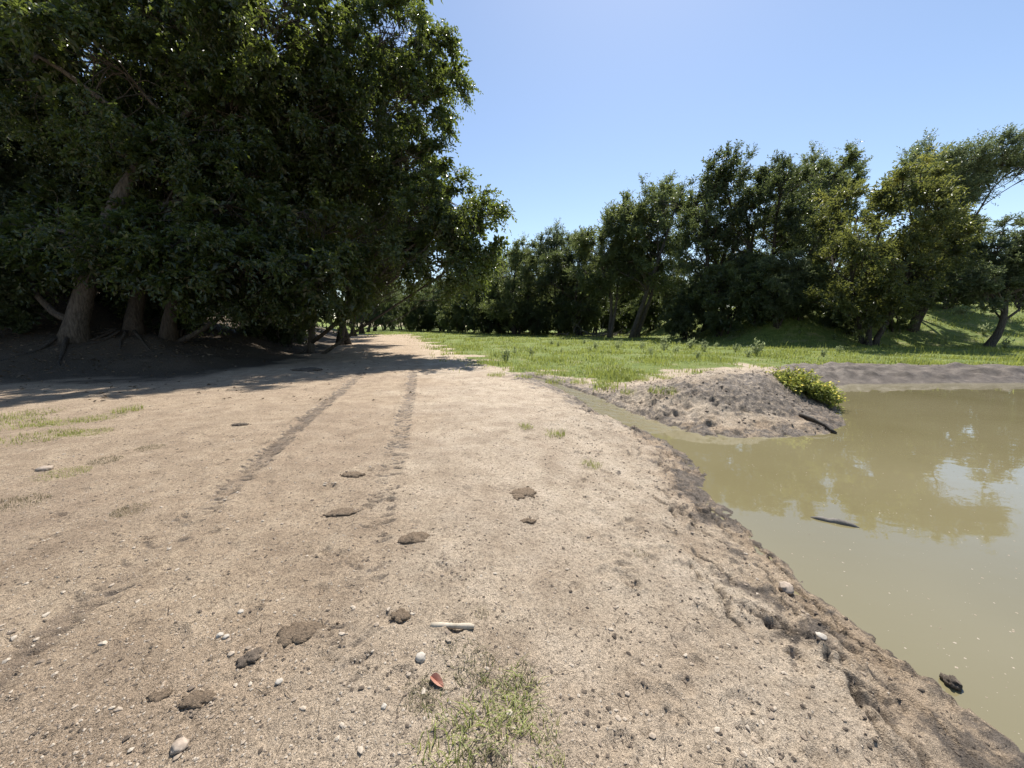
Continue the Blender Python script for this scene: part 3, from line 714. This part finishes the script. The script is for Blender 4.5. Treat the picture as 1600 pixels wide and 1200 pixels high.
for i, (px, Y) in enumerate([(640, 108), (665, 100), (690, 100), (715, 95), (745, 88), (780, 80), (815, 78), (850, 76), (885, 74), (920, 72), (955, 74), (990, 70), (1030, 68), (655, 92), (700, 86), (800, 66), (880, 62)]):
    pt(shrubG, px, Y, i * 51, 1.3 + .12 * (i % 4), 'leaf_dark', 'bark', 'low dark thicket shrub far back along the foot of the wood', 'thicket_shrub', 'thicket along the foot of the far wood', cat='shrub', detail=False)
for i, (x, y, s, lab) in enumerate([(-19, 13.5, .7, 'low dark shrub on the bank left of the leaning trunk'), (-15.5, 18, .75, 'low dark shrub on the bank behind the twin trunks'),
                                    (-14, 24, .7, 'low dark shrub on the bank behind the thin trunk'), (-17, 31, .9, 'low dark shrub on the bank along the shaded track'), (-24, 20, 1.1, 'dark undergrowth shrub in the depth of the left wood'), (-19.5, 21.5, 1.1, 'dark undergrowth shrub behind the broad twin trunk tree')]):
    place_tree(shrubG, 'shrub', (x, y, gz(x, y)), i * 1.1, s, 'leaf_dark', 'bark', lab, 'shrubs in the left wood', cat='shrub', detail=False)

# bare roots on the left bank
def roots(tree, seed, n, L, r):
    rg = np.random.default_rng(seed); bx, by, bz = tree.location
    for k in range(n):
        a = -math.pi / 2 + (k - (n - 1) / 2) * .55 + rg.normal(0, .15); t = np.linspace(0, 1, 9); ll = L * rg.uniform(.6, 1.2)
        a = a + np.cumsum(rg.normal(0, .10, 9)); x = .12 * np.cos(a[0]) + np.cumsum(np.cos(a)) * ll / 9; y = .12 * np.sin(a[0]) + np.cumsum(np.sin(a)) * ll / 9
        z = ground_z(bx + x, by + y) - bz + r * .4 * (1 - t) + np.array([.16, .05, .0, -.02, -.01, -.02, -.01, -.03, -.06])
        g = Geo(); g.put(*tube(np.column_stack([x, y, z]), r * (1 - .75 * t) * rg.uniform(.7, 1.1), 7, .2, rg)); add('root', g.mesh('root', True), M['bark'], next(c for c in tree.children if c.name.startswith('trunk')))
for k, (t_, n_) in enumerate(((tree_a, 3), (tree_b, 5), (tree_c, 3))): roots(t_, 60 + k, n_, (2.2, 2.8, 1.2)[k], (.075, .065, .04)[k])
# ------------------------------------------------------------------ grass of the meadow and stray plants
def blades(P, hgt, wid, rg, lean=.5):
    n = len(P); a = rg.uniform(0, 2 * np.pi, n); d = np.stack([np.cos(a), np.sin(a), np.zeros(n)], -1)
    w = np.stack([-np.sin(a), np.cos(a), np.zeros(n)], -1) * wid[:, None] * .5
    ln = rg.random(n) * lean
    mid = P + d * (hgt * ln * .35)[:, None] + np.array([0, 0, 1]) * (hgt * .6)[:, None]
    tip = P + d * (hgt * ln)[:, None] + np.array([0, 0, 1]) * hgt[:, None] * (1 - .3 * ln[:, None])
    V = np.stack([P - w, P + w, mid + w * .6, mid - w * .6, tip], 1).reshape(-1, 3)
    b = np.arange(n)[:, None] * 5
    return V, b + np.array([[0, 1, 2, 3]]), b + np.array([[3, 2, 4]])

rgg = np.random.default_rng(77)
N = 205000
Yg = np.exp(rgg.uniform(math.log(8.5), math.log(85), N)); ug = rgg.uniform(-.45, 1.75, N); Xg = ug * Yg
gm = np.maximum(mask_at(green, Xg, Yg), mask_at(bankm, Xg, Yg) * .5 * sstep(-.2, .3, fbm(Xg * .2, Yg * .2, 3, 51)))
patch = fbm(Xg * .45, Yg * .45, 3, 91)
k = rgg.random(N) < gm * (.6 + .9 * patch)
Xg, Yg, patch = Xg[k], Yg[k], patch[k]
Pg = np.stack([Xg, Yg, ground_z(Xg, Yg) - .01], -1)
hg = (.07 + .12 * rgg.random(len(Xg)) ** 1.5) * (1 + .9 * patch.clip(-.6, 1)) * np.where(rgg.random(len(Xg)) < .03, 2.2, 1); wgd = (.010 + .0011 * Yg) * rgg.uniform(.7, 1.3, len(Xg))
V, Q, T = blades(Pg, hg, wgd, rgg, .8)
g = Geo(); g.put(V, Q, T, np.repeat(np.clip(.2 + .75 * rgg.random(len(Xg)) ** 1.5 + .35 * fbm(Xg * .8 + 40, Yg * .8, 3, 95), 0, 1), 5))
tag(add('meadow_grass', g.mesh('meadow_grass'), M['grass']), 'short bright green grass covering the meadow', 'grass', kind='stuff')

def tuft_mesh(seed, n, hgt, spread, wid):
    rg = np.random.default_rng(seed); g = Geo()
    r = spread * np.sqrt(rg.random(n)); a = rg.uniform(0, 6.28, n)
    P = np.stack([r * np.cos(a), r * np.sin(a), np.full(n, -.012)], -1)
    V, Q, T = blades(P, hgt * rg.uniform(.4, 1.1, n), np.full(n, wid), rg, 1.3 if hgt > .065 else 2.4)
    g.put(V, Q, T, np.repeat(rg.random(n), 5)); return g.mesh('tuft')
tufts = [tuft_mesh(300 + i, n, h, s, w) for i, (n, h, s, w) in enumerate([(90, .10, .12, .006), (60, .07, .10, .005), (140, .14, .22, .008), (620, .075, .45, .006), (165, .055, .13, .0045)])]
def tuft(px, py, k, s, mat, label, group='grass tufts on the bare ground'):
    p = spot(px, py); o = add('grass_tuft', tufts[k], M['grass'])
    o.location = p; o.rotation_euler = (0, 0, px * .37); o.scale = (s, s, s)
    o.material_slots[0].link = 'OBJECT'; o.material_slots[0].material = M[mat]
    tag(o, label, 'grass tuft', group); return o
for a in [(867, 680, 0, 1.35, 'grass', 'fresh green grass tuft on the sand left of the stream mouth'),
          (822, 668, 0, 1.0, 'grass', 'small green tuft left of the fresh green one near the stream'),
          (925, 727, 0, 1.0, 'grass', 'flat green tuft on the sand nearest the pond corner'),
          (1001, 866, 1, .62, 'grass_dry', 'tiny lone tuft on bare sand towards the floating log'),
          (200, 642, 2, 1.0, 'grass', 'bright green tuft at the shadow edge on the left'),
          (160, 652, 3, .8, 'grass', 'small tuft touching the bright one at the shadow edge'),
          (62, 683, 3, 1.0, 'grass', 'green tuft near the left edge just below the shadow'),
          (140, 676, 3, .6, 'grass', 'low tuft right of the one near the left edge'),
          (10, 668, 3, 1.3, 'grass', 'wide green patch at the left edge below the shadow'),
          (98, 740, 3, .5, 'grass', 'flat tuft growing beside the pale stone on the left'),
          (15, 790, 3, .55, 'grass_dry', 'flat dull tuft at the left edge below the pale stone'),
          (205, 797, 3, .3, 'grass_dry', 'thin tuft on sand right of and below the pale stone'),
          (40, 648, 3, 1.1, 'grass', 'shaded grass patch at the left edge along the shadow line'),
          (108, 660, 3, .9, 'grass', 'grass patch between the bright tuft and the left edge'),
          (235, 700, 3, .35, 'grass_dry', 'thin grass on the sand right of the left edge patches'),
          (165, 720, 3, .35, 'grass_dry', 'thin grass above and right of the pale stone'),
          (710, 1148, 4, 1.25, 'grass', 'green tuft at the bottom below the reddish leaf'),
          (750, 1185, 4, .95, 'grass_dry', 'dull tuft at the bottom edge in the straggling patch'),
          (795, 1085, 4, 1.1, 'grass', 'sparse tuft on the right side of the straggling patch'),
          (808, 1065, 4, .8, 'grass_dry', 'small sparse tuft at upper right of the straggling patch'),
          (700, 1010, 1, .6, 'grass_dry', 'tiny sparse tuft just below the pale stick'),
          (752, 958, 1, .5, 'grass_dry', 'tiny tuft just above the right end of the pale stick'),
          (660, 1085, 4, .7, 'grass_dry', 'sparse tuft left of the reddish leaf'),
          (735, 1040, 4, 1.0, 'grass_dry', 'sparse tuft in the middle of the straggling patch'),
          (852, 1140, 1, .7, 'grass', 'small tuft right of the straggling patch near the bottom'),
          (790, 1120, 4, 1.0, 'grass', 'sparse tuft low on the right of the straggling patch'),
          (855, 1190, 1, .7, 'grass', 'small upright tuft cut by the bottom edge')]:
    tuft(*a)
for i, (px, py) in enumerate([(845, 586), (820, 590), (868, 597), (905, 598), (950, 606), (945, 598), (1000, 594), (1035, 616), (1040, 592), (775, 587), (985, 615)]):
    tuft(px, py, 2, 1.1 + .4 * ((i * 7) % 5) / 5, 'grass', 'coarse grass clump along the upper stream bank', 'grass clumps along the stream bank')

def weed_mesh(seed, n=11, h=.55):
    rg = np.random.default_rng(seed); st = Geo(); lf = Geo()
    for _ in range(n):
        a = rg.uniform(0, 6.28); t = np.array([math.cos(a), math.sin(a), 0]) * rg.uniform(.1, .6) * h + np.array([0, 0, h * rg.uniform(.6, 1.1)])
        p = bend((rg.normal(0, .03), rg.normal(0, .03), -.03), t, rg, 5, wob=.05); st.put(*tube(p, np.linspace(.007, .003, 5), 4))
        m = 11; tt = rg.uniform(.3, 1, m); P = np.stack([np.interp(tt, np.linspace(0, 1, 5), p[:, k]) for k in range(3)], -1)
        D = rg.normal(0, 1, (m, 3)) + [0, 0, .7]; V, T = leaf_geo(P, D, rg.normal(0, .5, (m, 3)) + [0, 0, 1], rg.uniform(.07, .14, m) * h / .5, np.full(m, .045) * h / .5)
        lf.put(V, t=T, a=np.repeat(rg.random(m), 4))
    return st.mesh('stem'), lf.mesh('foliage')
weeds = [weed_mesh(400 + i) for i in range(3)]
WG = 'tall weeds standing in the meadow'
for i, (px, py, s, lab) in enumerate([(1178, 556, 1.3, 'tallest grey green weed in the meadow before the low bushy tree'), (1150, 550, .8, 'small weed just left of the tallest weed'),
                                      (1078, 546, 1.2, 'pale weed in the meadow below the tall full tree'), (1040, 546, 1.4, 'wide pale weed in the meadow left of the embankment'),
                                      (1100, 549, 1.0, 'weed between the pale weed and the small one'), (965, 546, .9, 'low weed in the meadow below the pale slanting trunks'),
                                      (790, 566, 1.0, 'ragged weed at the track side of the meadow'), (930, 545, .8, 'low weed in the meadow below the brush heap'),
                                      (1540, 480, 1.4, 'weed clump on the embankment top left of the crooked trunk'), (1575, 500, 1.2, 'weed beside the crooked bare trunk')]):
    p = spot(px, py) if py > 520 else np.array(site(px, 30 if px < 1560 else 25))
    r = empty('weed_plant', p, i * 1.3, s); tag(r, lab, 'weed', WG)
    add('stem', weeds[i % 3][0], M['weed'], r); add('foliage', weeds[i % 3][1], M['weed'], r)

for i in range(26):                                          # smaller weeds among the grass
    Y_ = 14 + 18 * rgg.random(); X_ = Y_ * rgg.uniform(-.02, .85)
    if mask_at(green, X_, Y_) < .8: continue
    r = empty('weed_plant', (X_, Y_, gz(X_, Y_)), i * 1.7, rgg.uniform(.45, .8)); tag(r, 'small weed standing just above the meadow grass', 'weed', 'small weeds dotted over the meadow')
    add('stem', weeds[i % 3][0], M['weed'], r); add('foliage', weeds[i % 3][1], M['weed'], r)

# flowering bush on the mound
rgb = np.random.default_rng(500)
bp = np.array([6.9, 9.2]); bush = empty('flowering_bush', (bp[0], bp[1], gz(*bp)), 0, 1)
tag(bush, 'leafy bush with yellow flowers drooping over the mound towards the pond', 'bush')
st, lf, fl = Geo(), Geo(), Geo()
m = 210
dirs = nrm(rgb.normal(size=(m, 3)) * [1.0, .8, .5] + [.35, -.15, .35])
tips = []
for d in dirs:
    L = rgb.uniform(.35, .85); tip = d * L * np.array([1.15, .9, .62]); tip[2] = tip[2] - max(0, tip[0]) * .42 + .05
    p = bend((0, 0, -.06), tip, rgb, 5, sag=.18, wob=.03); st.put(*tube(p, np.linspace(.007, .003, 5), 4))
    k = 34; tt = rgb.uniform(.35, 1.04, k); P = np.stack([np.interp(tt, np.linspace(0, 1, 5), p[:, j]) for j in range(3)], -1) + rgb.normal(0, .045, (k, 3))
    V, T = leaf_geo(P, rgb.normal(size=(k, 3)) + d, rgb.normal(0, .5, (k, 3)) + [0, 0, 1], rgb.uniform(.06, .10, k), rgb.uniform(.03, .045, k)); lf.put(V, t=T, a=np.repeat(rgb.random(k), 4))
    for _ in range(3):
        c = p[-1] + rgb.normal(0, .05, 3) + [0, 0, .045]; a = np.arange(6) / 6 * 6.28; tl = rgb.normal(0, .35, 2)
        rim = np.stack([np.cos(a), np.sin(a), np.cos(a) * tl[0] + np.sin(a) * tl[1] + .25], -1) * .022
        fl.put(np.vstack([c, c + rim]), t=[(0, 1 + j, 1 + (j + 1) % 6) for j in range(6)])
add('stem', st.mesh('stem'), M['weed'], bush); bfo = add('foliage', lf.mesh('foliage'), M['grass'], bush)
tag(add('flowers', fl.mesh('flowers'), M['flower'], bfo), kind='stuff')

# ------------------------------------------------------------------ wood lying about
M['pale_wood'] = simple_mat('weathered_wood', (.30, .25, .18), (.52, .45, .35), 18, .8, 60, .6, .004)
M['dark_wood'] = simple_mat('sodden_wood', (.03, .024, .018), (.085, .068, .05), 14, .7, 40, .6, .01)
M['grey_wood'] = simple_mat('grey_wood', (.07, .062, .052), (.2, .18, .155), 9, .85, 30, .7, .01)
def stick(name, pts, rad, mat, label, cat, sides=8, rough=.3, seed=0):
    pts = np.asarray(pts, float); o0 = pts[0].copy(); g = Geo(); g.put(*tube(pts - o0, rad, sides, rough, np.random.default_rng(seed)))
    o = add(name, g.mesh(name, True), M[mat]); o.location = o0; return tag(o, label, cat)
def along(p0, p1, n, lift, wob, seed):
    rg = np.random.default_rng(seed); t = np.linspace(0, 1, n)[:, None]; p = p0[:2] + (p1[:2] - p0[:2]) * t + np.cumsum(rg.normal(0, wob, (n, 2)), 0) * .4
    return np.column_stack([p, ground_z(p[:, 0], p[:, 1]).mean() + lift + (ground_z(p[:, 0], p[:, 1]) - ground_z(p[:, 0], p[:, 1]).mean()) * .08])
a, b = spot(673, 978), spot(741, 983)
stick('stick', along(a, b, 10, .009, .0006, 1), [.011, .0165, .0155, .014, .0145, .0135, .0145, .0155, .0155, .010], 'pale_wood', 'short pale barkless stick lying on the sand', 'stick', 10, .2, 1)
a, b = spot(1250, 652), np.array([*on_plane(1306, 678, WATER), WATER])
p = np.linspace(a, b, 8); p[:, 2] = np.maximum(ground_z(p[:, 0], p[:, 1]) + .03, WATER + .01); p[:, 2] += np.sin(np.linspace(0, 3.1, 8)) * .03
stick('fallen_branch', p, np.linspace(.05, .03, 8), 'dark_wood', 'dark wet branch lying down the mound into the pond', 'branch', 8, .4, 2)
a, b = on_plane(1266, 808, WATER), on_plane(1346, 826, WATER)
p = np.column_stack([np.linspace(a, b, 9), WATER + np.array([-.008, .002, .006, .0, .006, .008, .004, .0, -.01])]); p[4:, 1] += .02
stick('driftwood', p, [.012, .022, .026, .028, .03, .03, .028, .024, .01], 'grey_wood', 'thin grey log floating in the pond', 'driftwood', 8, .35, 3)
brush = empty('brush_heap', site(935, 49)); tag(brush, 'heap of bare dead branches at the meadow edge under the trees', 'brush heap')
rgq = np.random.default_rng(9)
for k in range(34):
    a = np.array([rgq.normal(0, 1.6), rgq.normal(0, .7), rgq.uniform(0, .5)]); d = nrm(rgq.normal(size=3)[None] * [1, .7, .5])[0]
    g = Geo(); pp = bend(a, a + d * rgq.uniform(1.2, 3) + [0, 0, .3], rgq, 6, wob=.06); pp[:, 2] = np.maximum(pp[:, 2], .02)
    g.put(*tube(pp, np.linspace(.05, .012, 6), 5)); add('branch', g.mesh('branch', True), M['grey_wood'], brush)

# ------------------------------------------------------------------ stones, dung, clods, litter
def ico(sub=1):
    import bmesh
    bm = bmesh.new(); bmesh.ops.create_icosphere(bm, subdivisions=sub, radius=1); v = np.array([x.co[:] for x in bm.verts]); f = np.array([[q.index for q in p.verts] for p in bm.faces]); bm.free(); return v, f
ICO1, ICO2, ICO3 = ico(1), ico(2), ico(3)
def lump(base, seed, amp=.3, flat=.6, sx=1.0, fr=1.6):
    v, f = base; s = seed * 3.7
    n = 1 + amp * (noise2(v[:, 0] * fr + s, v[:, 1] * fr + v[:, 2] * 1.3 * fr, seed) + .5 * noise2(v[:, 0] * fr * 2.4 - s, v[:, 2] * fr * 2.4 + v[:, 1] * fr * 1.7, seed + 1))
    return v * n[:, None] * [sx, 1, flat], f
M['stone_pale'] = simple_mat('pale_stone', (.32, .285, .235), (.48, .435, .37), 40, .75, 120, .4, .002)
M['stone_brown'] = simple_mat('brown_stone', (.25, .195, .15), (.42, .345, .27), 40, .8, 120, .4, .002)
M['clod'] = simple_mat('dark_clod', (.055, .043, .032), (.17, .133, .10), 40, .9, 90, 1.0, .012)
M['dung'] = simple_mat('dried_dung', (.11, .080, .053), (.27, .20, .135), 90, .95, 110, 1.0, .02)
M['red_leaf'] = simple_mat('red_leaf', (.25, .10, .065), (.40, .21, .15), 30, .6)
def rock(name, px, py, size, mat, label, cat, seed, flat=.6, sx=1.2, base=None, sink=.3, z=None):
    p = spot(px, py); v, f = lump(base or ICO3, seed, .28 if mat != 'clod' else .55, flat, sx, 1.6 if mat != 'clod' else 2.1)
    o = add(name, mesh_np(name, v * size, f, True), M[mat]); o.location = (p[0], p[1], (p[2] if z is None else z) + size * flat * (1 - sink) * .6); o.rotation_euler = (0, 0, seed * 1.7)
    return tag(o, label, cat)
rock('stone', 657, 1028, .024, 'stone_pale', 'smooth white pebble below the left end of the pale stick', 'stone', 1, .75, 1.1)
rock('stone', 70, 734, .06, 'stone_brown', 'flat pale stone lying in thin grass on the left', 'stone', 2, .5, 1.15)
rock('stone', 343, 992, .015, 'stone_pale', 'left of two small white pebbles above the split clod', 'stone', 3, .75, 1.1)
rock('stone', 353, 995, .014, 'stone_pale', 'right of two small white pebbles above the split clod', 'stone', 4, .75)
rock('stone', 376, 956, .014, 'stone_pale', 'small white pebble above the pair of white pebbles', 'stone', 5, .7)
rock('stone', 436, 1065, .013, 'stone_pale', 'small cream pebble below and right of the split clod', 'stone', 6, .7)
rock('stone', 281, 1168, .026, 'stone_brown', 'pinkish pebble near the bottom below the dung crumbs', 'stone', 7, .6)
rock('stone', 1228, 922, .045, 'stone_brown', 'light brown stone lodged in mud at the crevice by the water', 'stone', 8, .7, 1.4)
rock('stone', 1283, 997, .026, 'stone_pale', 'pale stone in the sand near the shore', 'stone', 9, .6)
rock('stone', 1485, 1077, .034, 'clod', 'dark wet rock standing in the shallows by the near shore', 'rock', 10, .8, 1.2, z=WATER + .005)
rock('stone', 1160, 804, .05, 'clod', 'dark wet rock at the water edge below the stream mouth', 'rock', 11, .6, 1.2)
rock('stone', 600, 1106, .011, 'stone_pale', 'small grey white pebble left of the reddish leaf', 'stone', 12, .7)

def dung(px, py, rx, ry, hgt, rz, label, seed, mat='dung', cat='dung'):
    p = spot(px, py); rg = np.random.default_rng(seed + 70); g = Geo()
    n = 15
    for k in range(n):
        r = math.sqrt(k / n) * .8; a = k * 2.4 + rg.normal(0, .4); x, y = rx * r * math.cos(a), ry * r * math.sin(a)
        b = (.42 - .12 * r) * (rx * ry) ** .5 * rg.uniform(.8, 1.5)
        v, f = lump(ICO2, seed * 20 + k, .5, min(.6, hgt / b * .4), rg.uniform(1, 1.5), 2.2); c, s_ = math.cos(a + 1), math.sin(a + 1)
        v = np.stack([v[:, 0] * c - v[:, 1] * s_, v[:, 0] * s_ + v[:, 1] * c, v[:, 2]], -1)
        g.put(v * b + [x, y, hgt * (.16 - .14 * r)], t=f)
    for k in range(14):                                      # crumbs that broke off it
        a = rg.uniform(0, 6.28); r = rg.uniform(.9, 1.5); v, f = lump(ICO1, seed + k, .4, .7); g.put(v * rg.uniform(.03, .09) * rx + [rx * r * math.cos(a), ry * r * math.sin(a), .004], t=f)
    o = add('dung_patch' if cat == 'dung' else 'soil_clod', g.mesh('dung', True), M[mat]); o.location = p; o.rotation_euler = (0, 0, rz); return tag(o, label, cat, 'dried dung on the track' if cat == 'dung' else None)
dung(470, 986, .13, .06, .035, .25, 'largest flat brown dung patch above the split clod', 1)
dung(393, 1028, .055, .04, .05, .9, 'dark split clod of soil with deep shadow on the track', 2, 'clod', 'clod')
dung(625, 963, .045, .05, .04, .5, 'dark dung lump just left of the pale stick', 3)
dung(646, 840, .11, .07, .05, .1, 'brown dung heap on the right wheel track', 4)
dung(535, 801, .13, .06, .04, .2, 'brown dung between the wheel tracks, nearer of the two', 5)
dung(553, 742, .11, .06, .045, 0, 'brown dung between the wheel tracks, farther of the two', 6)
dung(816, 771, .16, .10, .045, .9, 'broken dung heap on pale sand towards the water', 7)
dung(308, 1096, .07, .035, .03, .1, 'crumbled dung with dark shadow low on the left', 8)
dung(248, 1087, .045, .025, .02, .1, 'small reddish dung crumb left of the crumbled dung', 9)
dung(826, 815, .06, .04, .035, .1, 'small dark dung lump below the broken heap', 10)
dung(480, 578, .5, .4, .10, .0, 'dark low lump of earth lying in the shade on the track', 11, 'clod', 'clod')
dung(375, 664, .12, .06, .05, .0, 'small dark clod on the sand near the left wheel track', 12, 'clod', 'clod')

# reddish leaf
g = Geo(); p = spot(683, 1066)
aa = np.linspace(0, 2 * np.pi, 18, endpoint=False); rim = np.stack([np.cos(aa) * .045, np.sin(aa) * np.abs(np.sin(aa)) ** .35 * .019 * (1 - .25 * np.cos(aa)), .016 * np.abs(np.sin(aa)) + .004 * np.cos(3 * aa)], -1)
g.put(np.vstack([[0, 0, .001], rim, rim * [1, 1, 1] - [0, 0, .0015], [0, 0, -.0005]]),
      t=[(0, 1 + i, 1 + (i + 1) % 18) for i in range(18)] + [(37, 19 + (i + 1) % 18, 19 + i) for i in range(18)], q=[(1 + i, 19 + i, 19 + (i + 1) % 18, 1 + (i + 1) % 18) for i in range(18)])
lo = add('fallen_leaf', g.mesh('fallen_leaf', False), M['red_leaf']); lo.location = p + [0, 0, .006]; lo.rotation_euler = (.1, .05, -.7); tag(lo, 'dry reddish leaf lying curled on the sand', 'leaf')

def scatter(name, X, Y, size, base, mat, label, cat, rg, flat=.6, sink=.35, nvar=6, zoff=None):
    vs_ = [lump(base, 900 + i, .45, flat, rg.uniform(1, 1.6)) for i in range(nvar)]
    g = Geo(); z = ground_z(X, Y) if zoff is None else zoff
    z = np.broadcast_to(z, X.shape)
    for i in range(nvar):
        s = slice(i, None, nvar); x, y, zz, sz = X[s], Y[s], z[s], size[s]
        v, f = vs_[i]; a = rg.uniform(0, 6.28, len(x)); c, sn_ = np.cos(a)[:, None], np.sin(a)[:, None]
        vx = v[None, :, 0] * c - v[None, :, 1] * sn_; vy = v[None, :, 0] * sn_ + v[None, :, 1] * c; vz = np.broadcast_to(v[None, :, 2], vx.shape)
        V = np.stack([vx, vy, vz + flat * (1 - 2 * sink)], -1) * sz[:, None, None] + np.stack([x, y, zz], -1)[:, None]
        F = f[None] + (np.arange(len(x)) * len(v))[:, None, None]
        g.put(V.reshape(-1, 3), t=F.reshape(-1, 3), a=np.repeat(rg.random(len(x)), len(v)))
    return tag(add(name, g.mesh(name, False), M[mat]), label, cat, kind='stuff')

def gravel_mat():
    m, nt, n, l, b = new_mat('mixed_gravel')
    l.new(ramp(nt, attr(nt, 'tint'), [(0, (.16, .125, .095)), (.35, (.32, .255, .19)), (.7, (.40, .335, .26)), (1, (.42, .36, .285))]), b.inputs['Base Color'])
    b.inputs['Roughness'].default_value = .85; b.inputs['Specular IOR Level'].default_value = .2; return m
M['gravel'] = gravel_mat()
rgs = np.random.default_rng(42)
ICO0 = (np.array([(0, 0, 1), (1, 0, 0), (0, 1, 0), (-1, 0, 0), (0, -1, 0), (0, 0, -1)], float), np.array([(0, 1, 2), (0, 2, 3), (0, 3, 4), (0, 4, 1), (5, 2, 1), (5, 3, 2), (5, 4, 3), (5, 1, 4)]))
n = 26000
Y = 1.0 + 6.5 * rgs.random(n) ** 1.9; X = rgs.uniform(-1.35, .95, n) * (Y * 1.02 + .3)
k = (mask_at(dpond, X, Y) > .25) & (rgs.random(n) < np.where(X < .3, 1, .35)); X, Y = X[k], Y[k]
scatter('gravel', X, Y, .0022 + .0055 * rgs.random(len(X)) ** 3.0, ICO0, 'gravel', 'loose fine gravel strewn over the sandy track', 'gravel', rgs, .7, .3)
n = 1500
Y = 1.0 + 6 * rgs.random(n) ** 1.6; X = rgs.uniform(-1.3, .9, n) * (Y * 1.02 + .3); k = mask_at(dpond, X, Y) > .2; X, Y = X[k], Y[k]
scatter('pebbles', X, Y, .005 + .009 * rgs.random(len(X)) ** 3, ICO1, 'gravel', 'small pebbles strewn over the sandy track', 'pebbles', rgs, .65, .35)
n = 4600                                                     # crumbs of dark soil, mostly by the water
Y = .9 + 9.5 * rgs.random(n) ** 1.5; X = np.where(rgs.random(n) < .62, rgs.uniform(.3, 2.7, n), rgs.uniform(-5, 2.5, n)); dp = mask_at(dpond, X, Y)
k = (dp > .0) & ((X > .4) | (Y < 5.5)) & (rgs.random(n) < np.clip(1.35 - dp * .5, .22, 1)); X, Y = X[k], Y[k]
scatter('soil_crumbs', X, Y, .0022 + .0095 * rgs.random(len(X)) ** 4.5, ICO1, 'clod', 'dark crumbs of dry mud scattered along the shore', 'soil crumbs', rgs, .65, .3)
n = 12000                                                    # bits of bark, dung and dry soil trodden into the sand
Y = 1.0 + 11 * rgs.random(n) ** 1.35; X = rgs.uniform(-1.3, .75, n) * (Y * .95 + .4); k = (mask_at(dpond, X, Y) > .2) & (mask_at(green, X, Y) < .4) & (rgs.random(n) < .35 + .65 * sstep(-.1, .35, fbm(X * 1.4, Y * 1.4, 3, 303))); X, Y = X[k], Y[k]
scatter('trodden_debris', X, Y, (.0022 + .007 * rgs.random(len(X)) ** 3) * (1 + .10 * Y), ICO0, 'clod', 'dark bits of soil and bark trodden into the sand', 'debris', rgs, .45, .3)
n = 1000
a_ = rgs.uniform(0, 6.28, n); rr_ = np.sqrt(rgs.random(n)); X = 5.4 + 3.2 * rr_ * np.cos(a_); Y = 8.9 + 2.6 * rr_ * np.sin(a_); k = (mask_at(dpond, X, Y) > .05) & (mask_at(dstream, X, Y) > .4); X, Y = X[k], Y[k]
scatter('mud_lumps', X, Y, .006 + .022 * rgs.random(len(X)) ** 3, ICO1, 'clod', 'dark lumps of dried mud over the mound', 'mud lumps', rgs, .6, .4)
n = 900                                                      # flecks drifting on the pond
Y = 1.2 + 6 * rgs.random(n) ** 1.4; X = 2.4 + rgs.random(n) * Y * .9; k = mask_at(dpond, X, Y) < -.05; X, Y = X[k], Y[k]
scatter('floating_flecks', X, Y, .002 + .006 * rgs.random(len(X)) ** 3, ICO0, 'gravel', 'pale flecks floating on the pond', 'flecks', rgs, .25, .4, zoff=WATER)

# dead leaves and twigs under the left trees
n = 16000
Y = np.exp(rgs.uniform(math.log(8), math.log(40), n)); X = -Y * rgs.uniform(.25, 1.45, n); k = rgs.random(n) < mask_at(lbank, X, Y) * .9 + .02; X, Y = X[k], Y[k]; n = len(X)
P = np.stack([X, Y, ground_z(X, Y) + .012], -1); V, T = leaf_geo(P, rgs.normal(size=(n, 3)) * [1, 1, .25], rgs.normal(0, .35, (n, 3)) + [0, 0, 1], rgs.uniform(.07, .14, n), rgs.uniform(.04, .07, n))
g = Geo(); g.put(V, t=T, a=np.repeat(rgs.random(n), 4)); M['litter'] = leaf_mat('dead_leaves', (.06, .042, .028), (.19, .14, .09), (.2, .14, .06), .15, .7, .2)
tag(add('leaf_litter', g.mesh('leaf_litter'), M['litter']), 'dead leaves covering the shaded bank under the left trees', 'leaf litter', kind='stuff')
# bits of straw and twig on the sand
g = Geo()
for _ in range(420):
    y = 1.0 + 5 * rgs.random() ** 1.6; x = rgs.uniform(-1.3, .6) * (y + .3); 
    if mask_at(dpond, x, y) < .4: continue
    a = rgs.uniform(0, 6.28); L = rgs.uniform(.02, .09); p = np.array([x, y, gz(x, y) + .004]); d = np.array([math.cos(a), math.sin(a), 0]) * L
    q = np.array([p, p + d * .5 + [rgs.normal(0, .006), rgs.normal(0, .006), .006], p + d]); q[2, 2] = gz(q[2, 0], q[2, 1]) + .004
    g.put(*tube(q, [.0012, .0013, .0008], 4, cap=False), a=rgs.random())
tag(add('straw', g.mesh('straw'), M['litter']), 'bits of straw and thin twigs strewn on the sand', 'straw', kind='stuff')
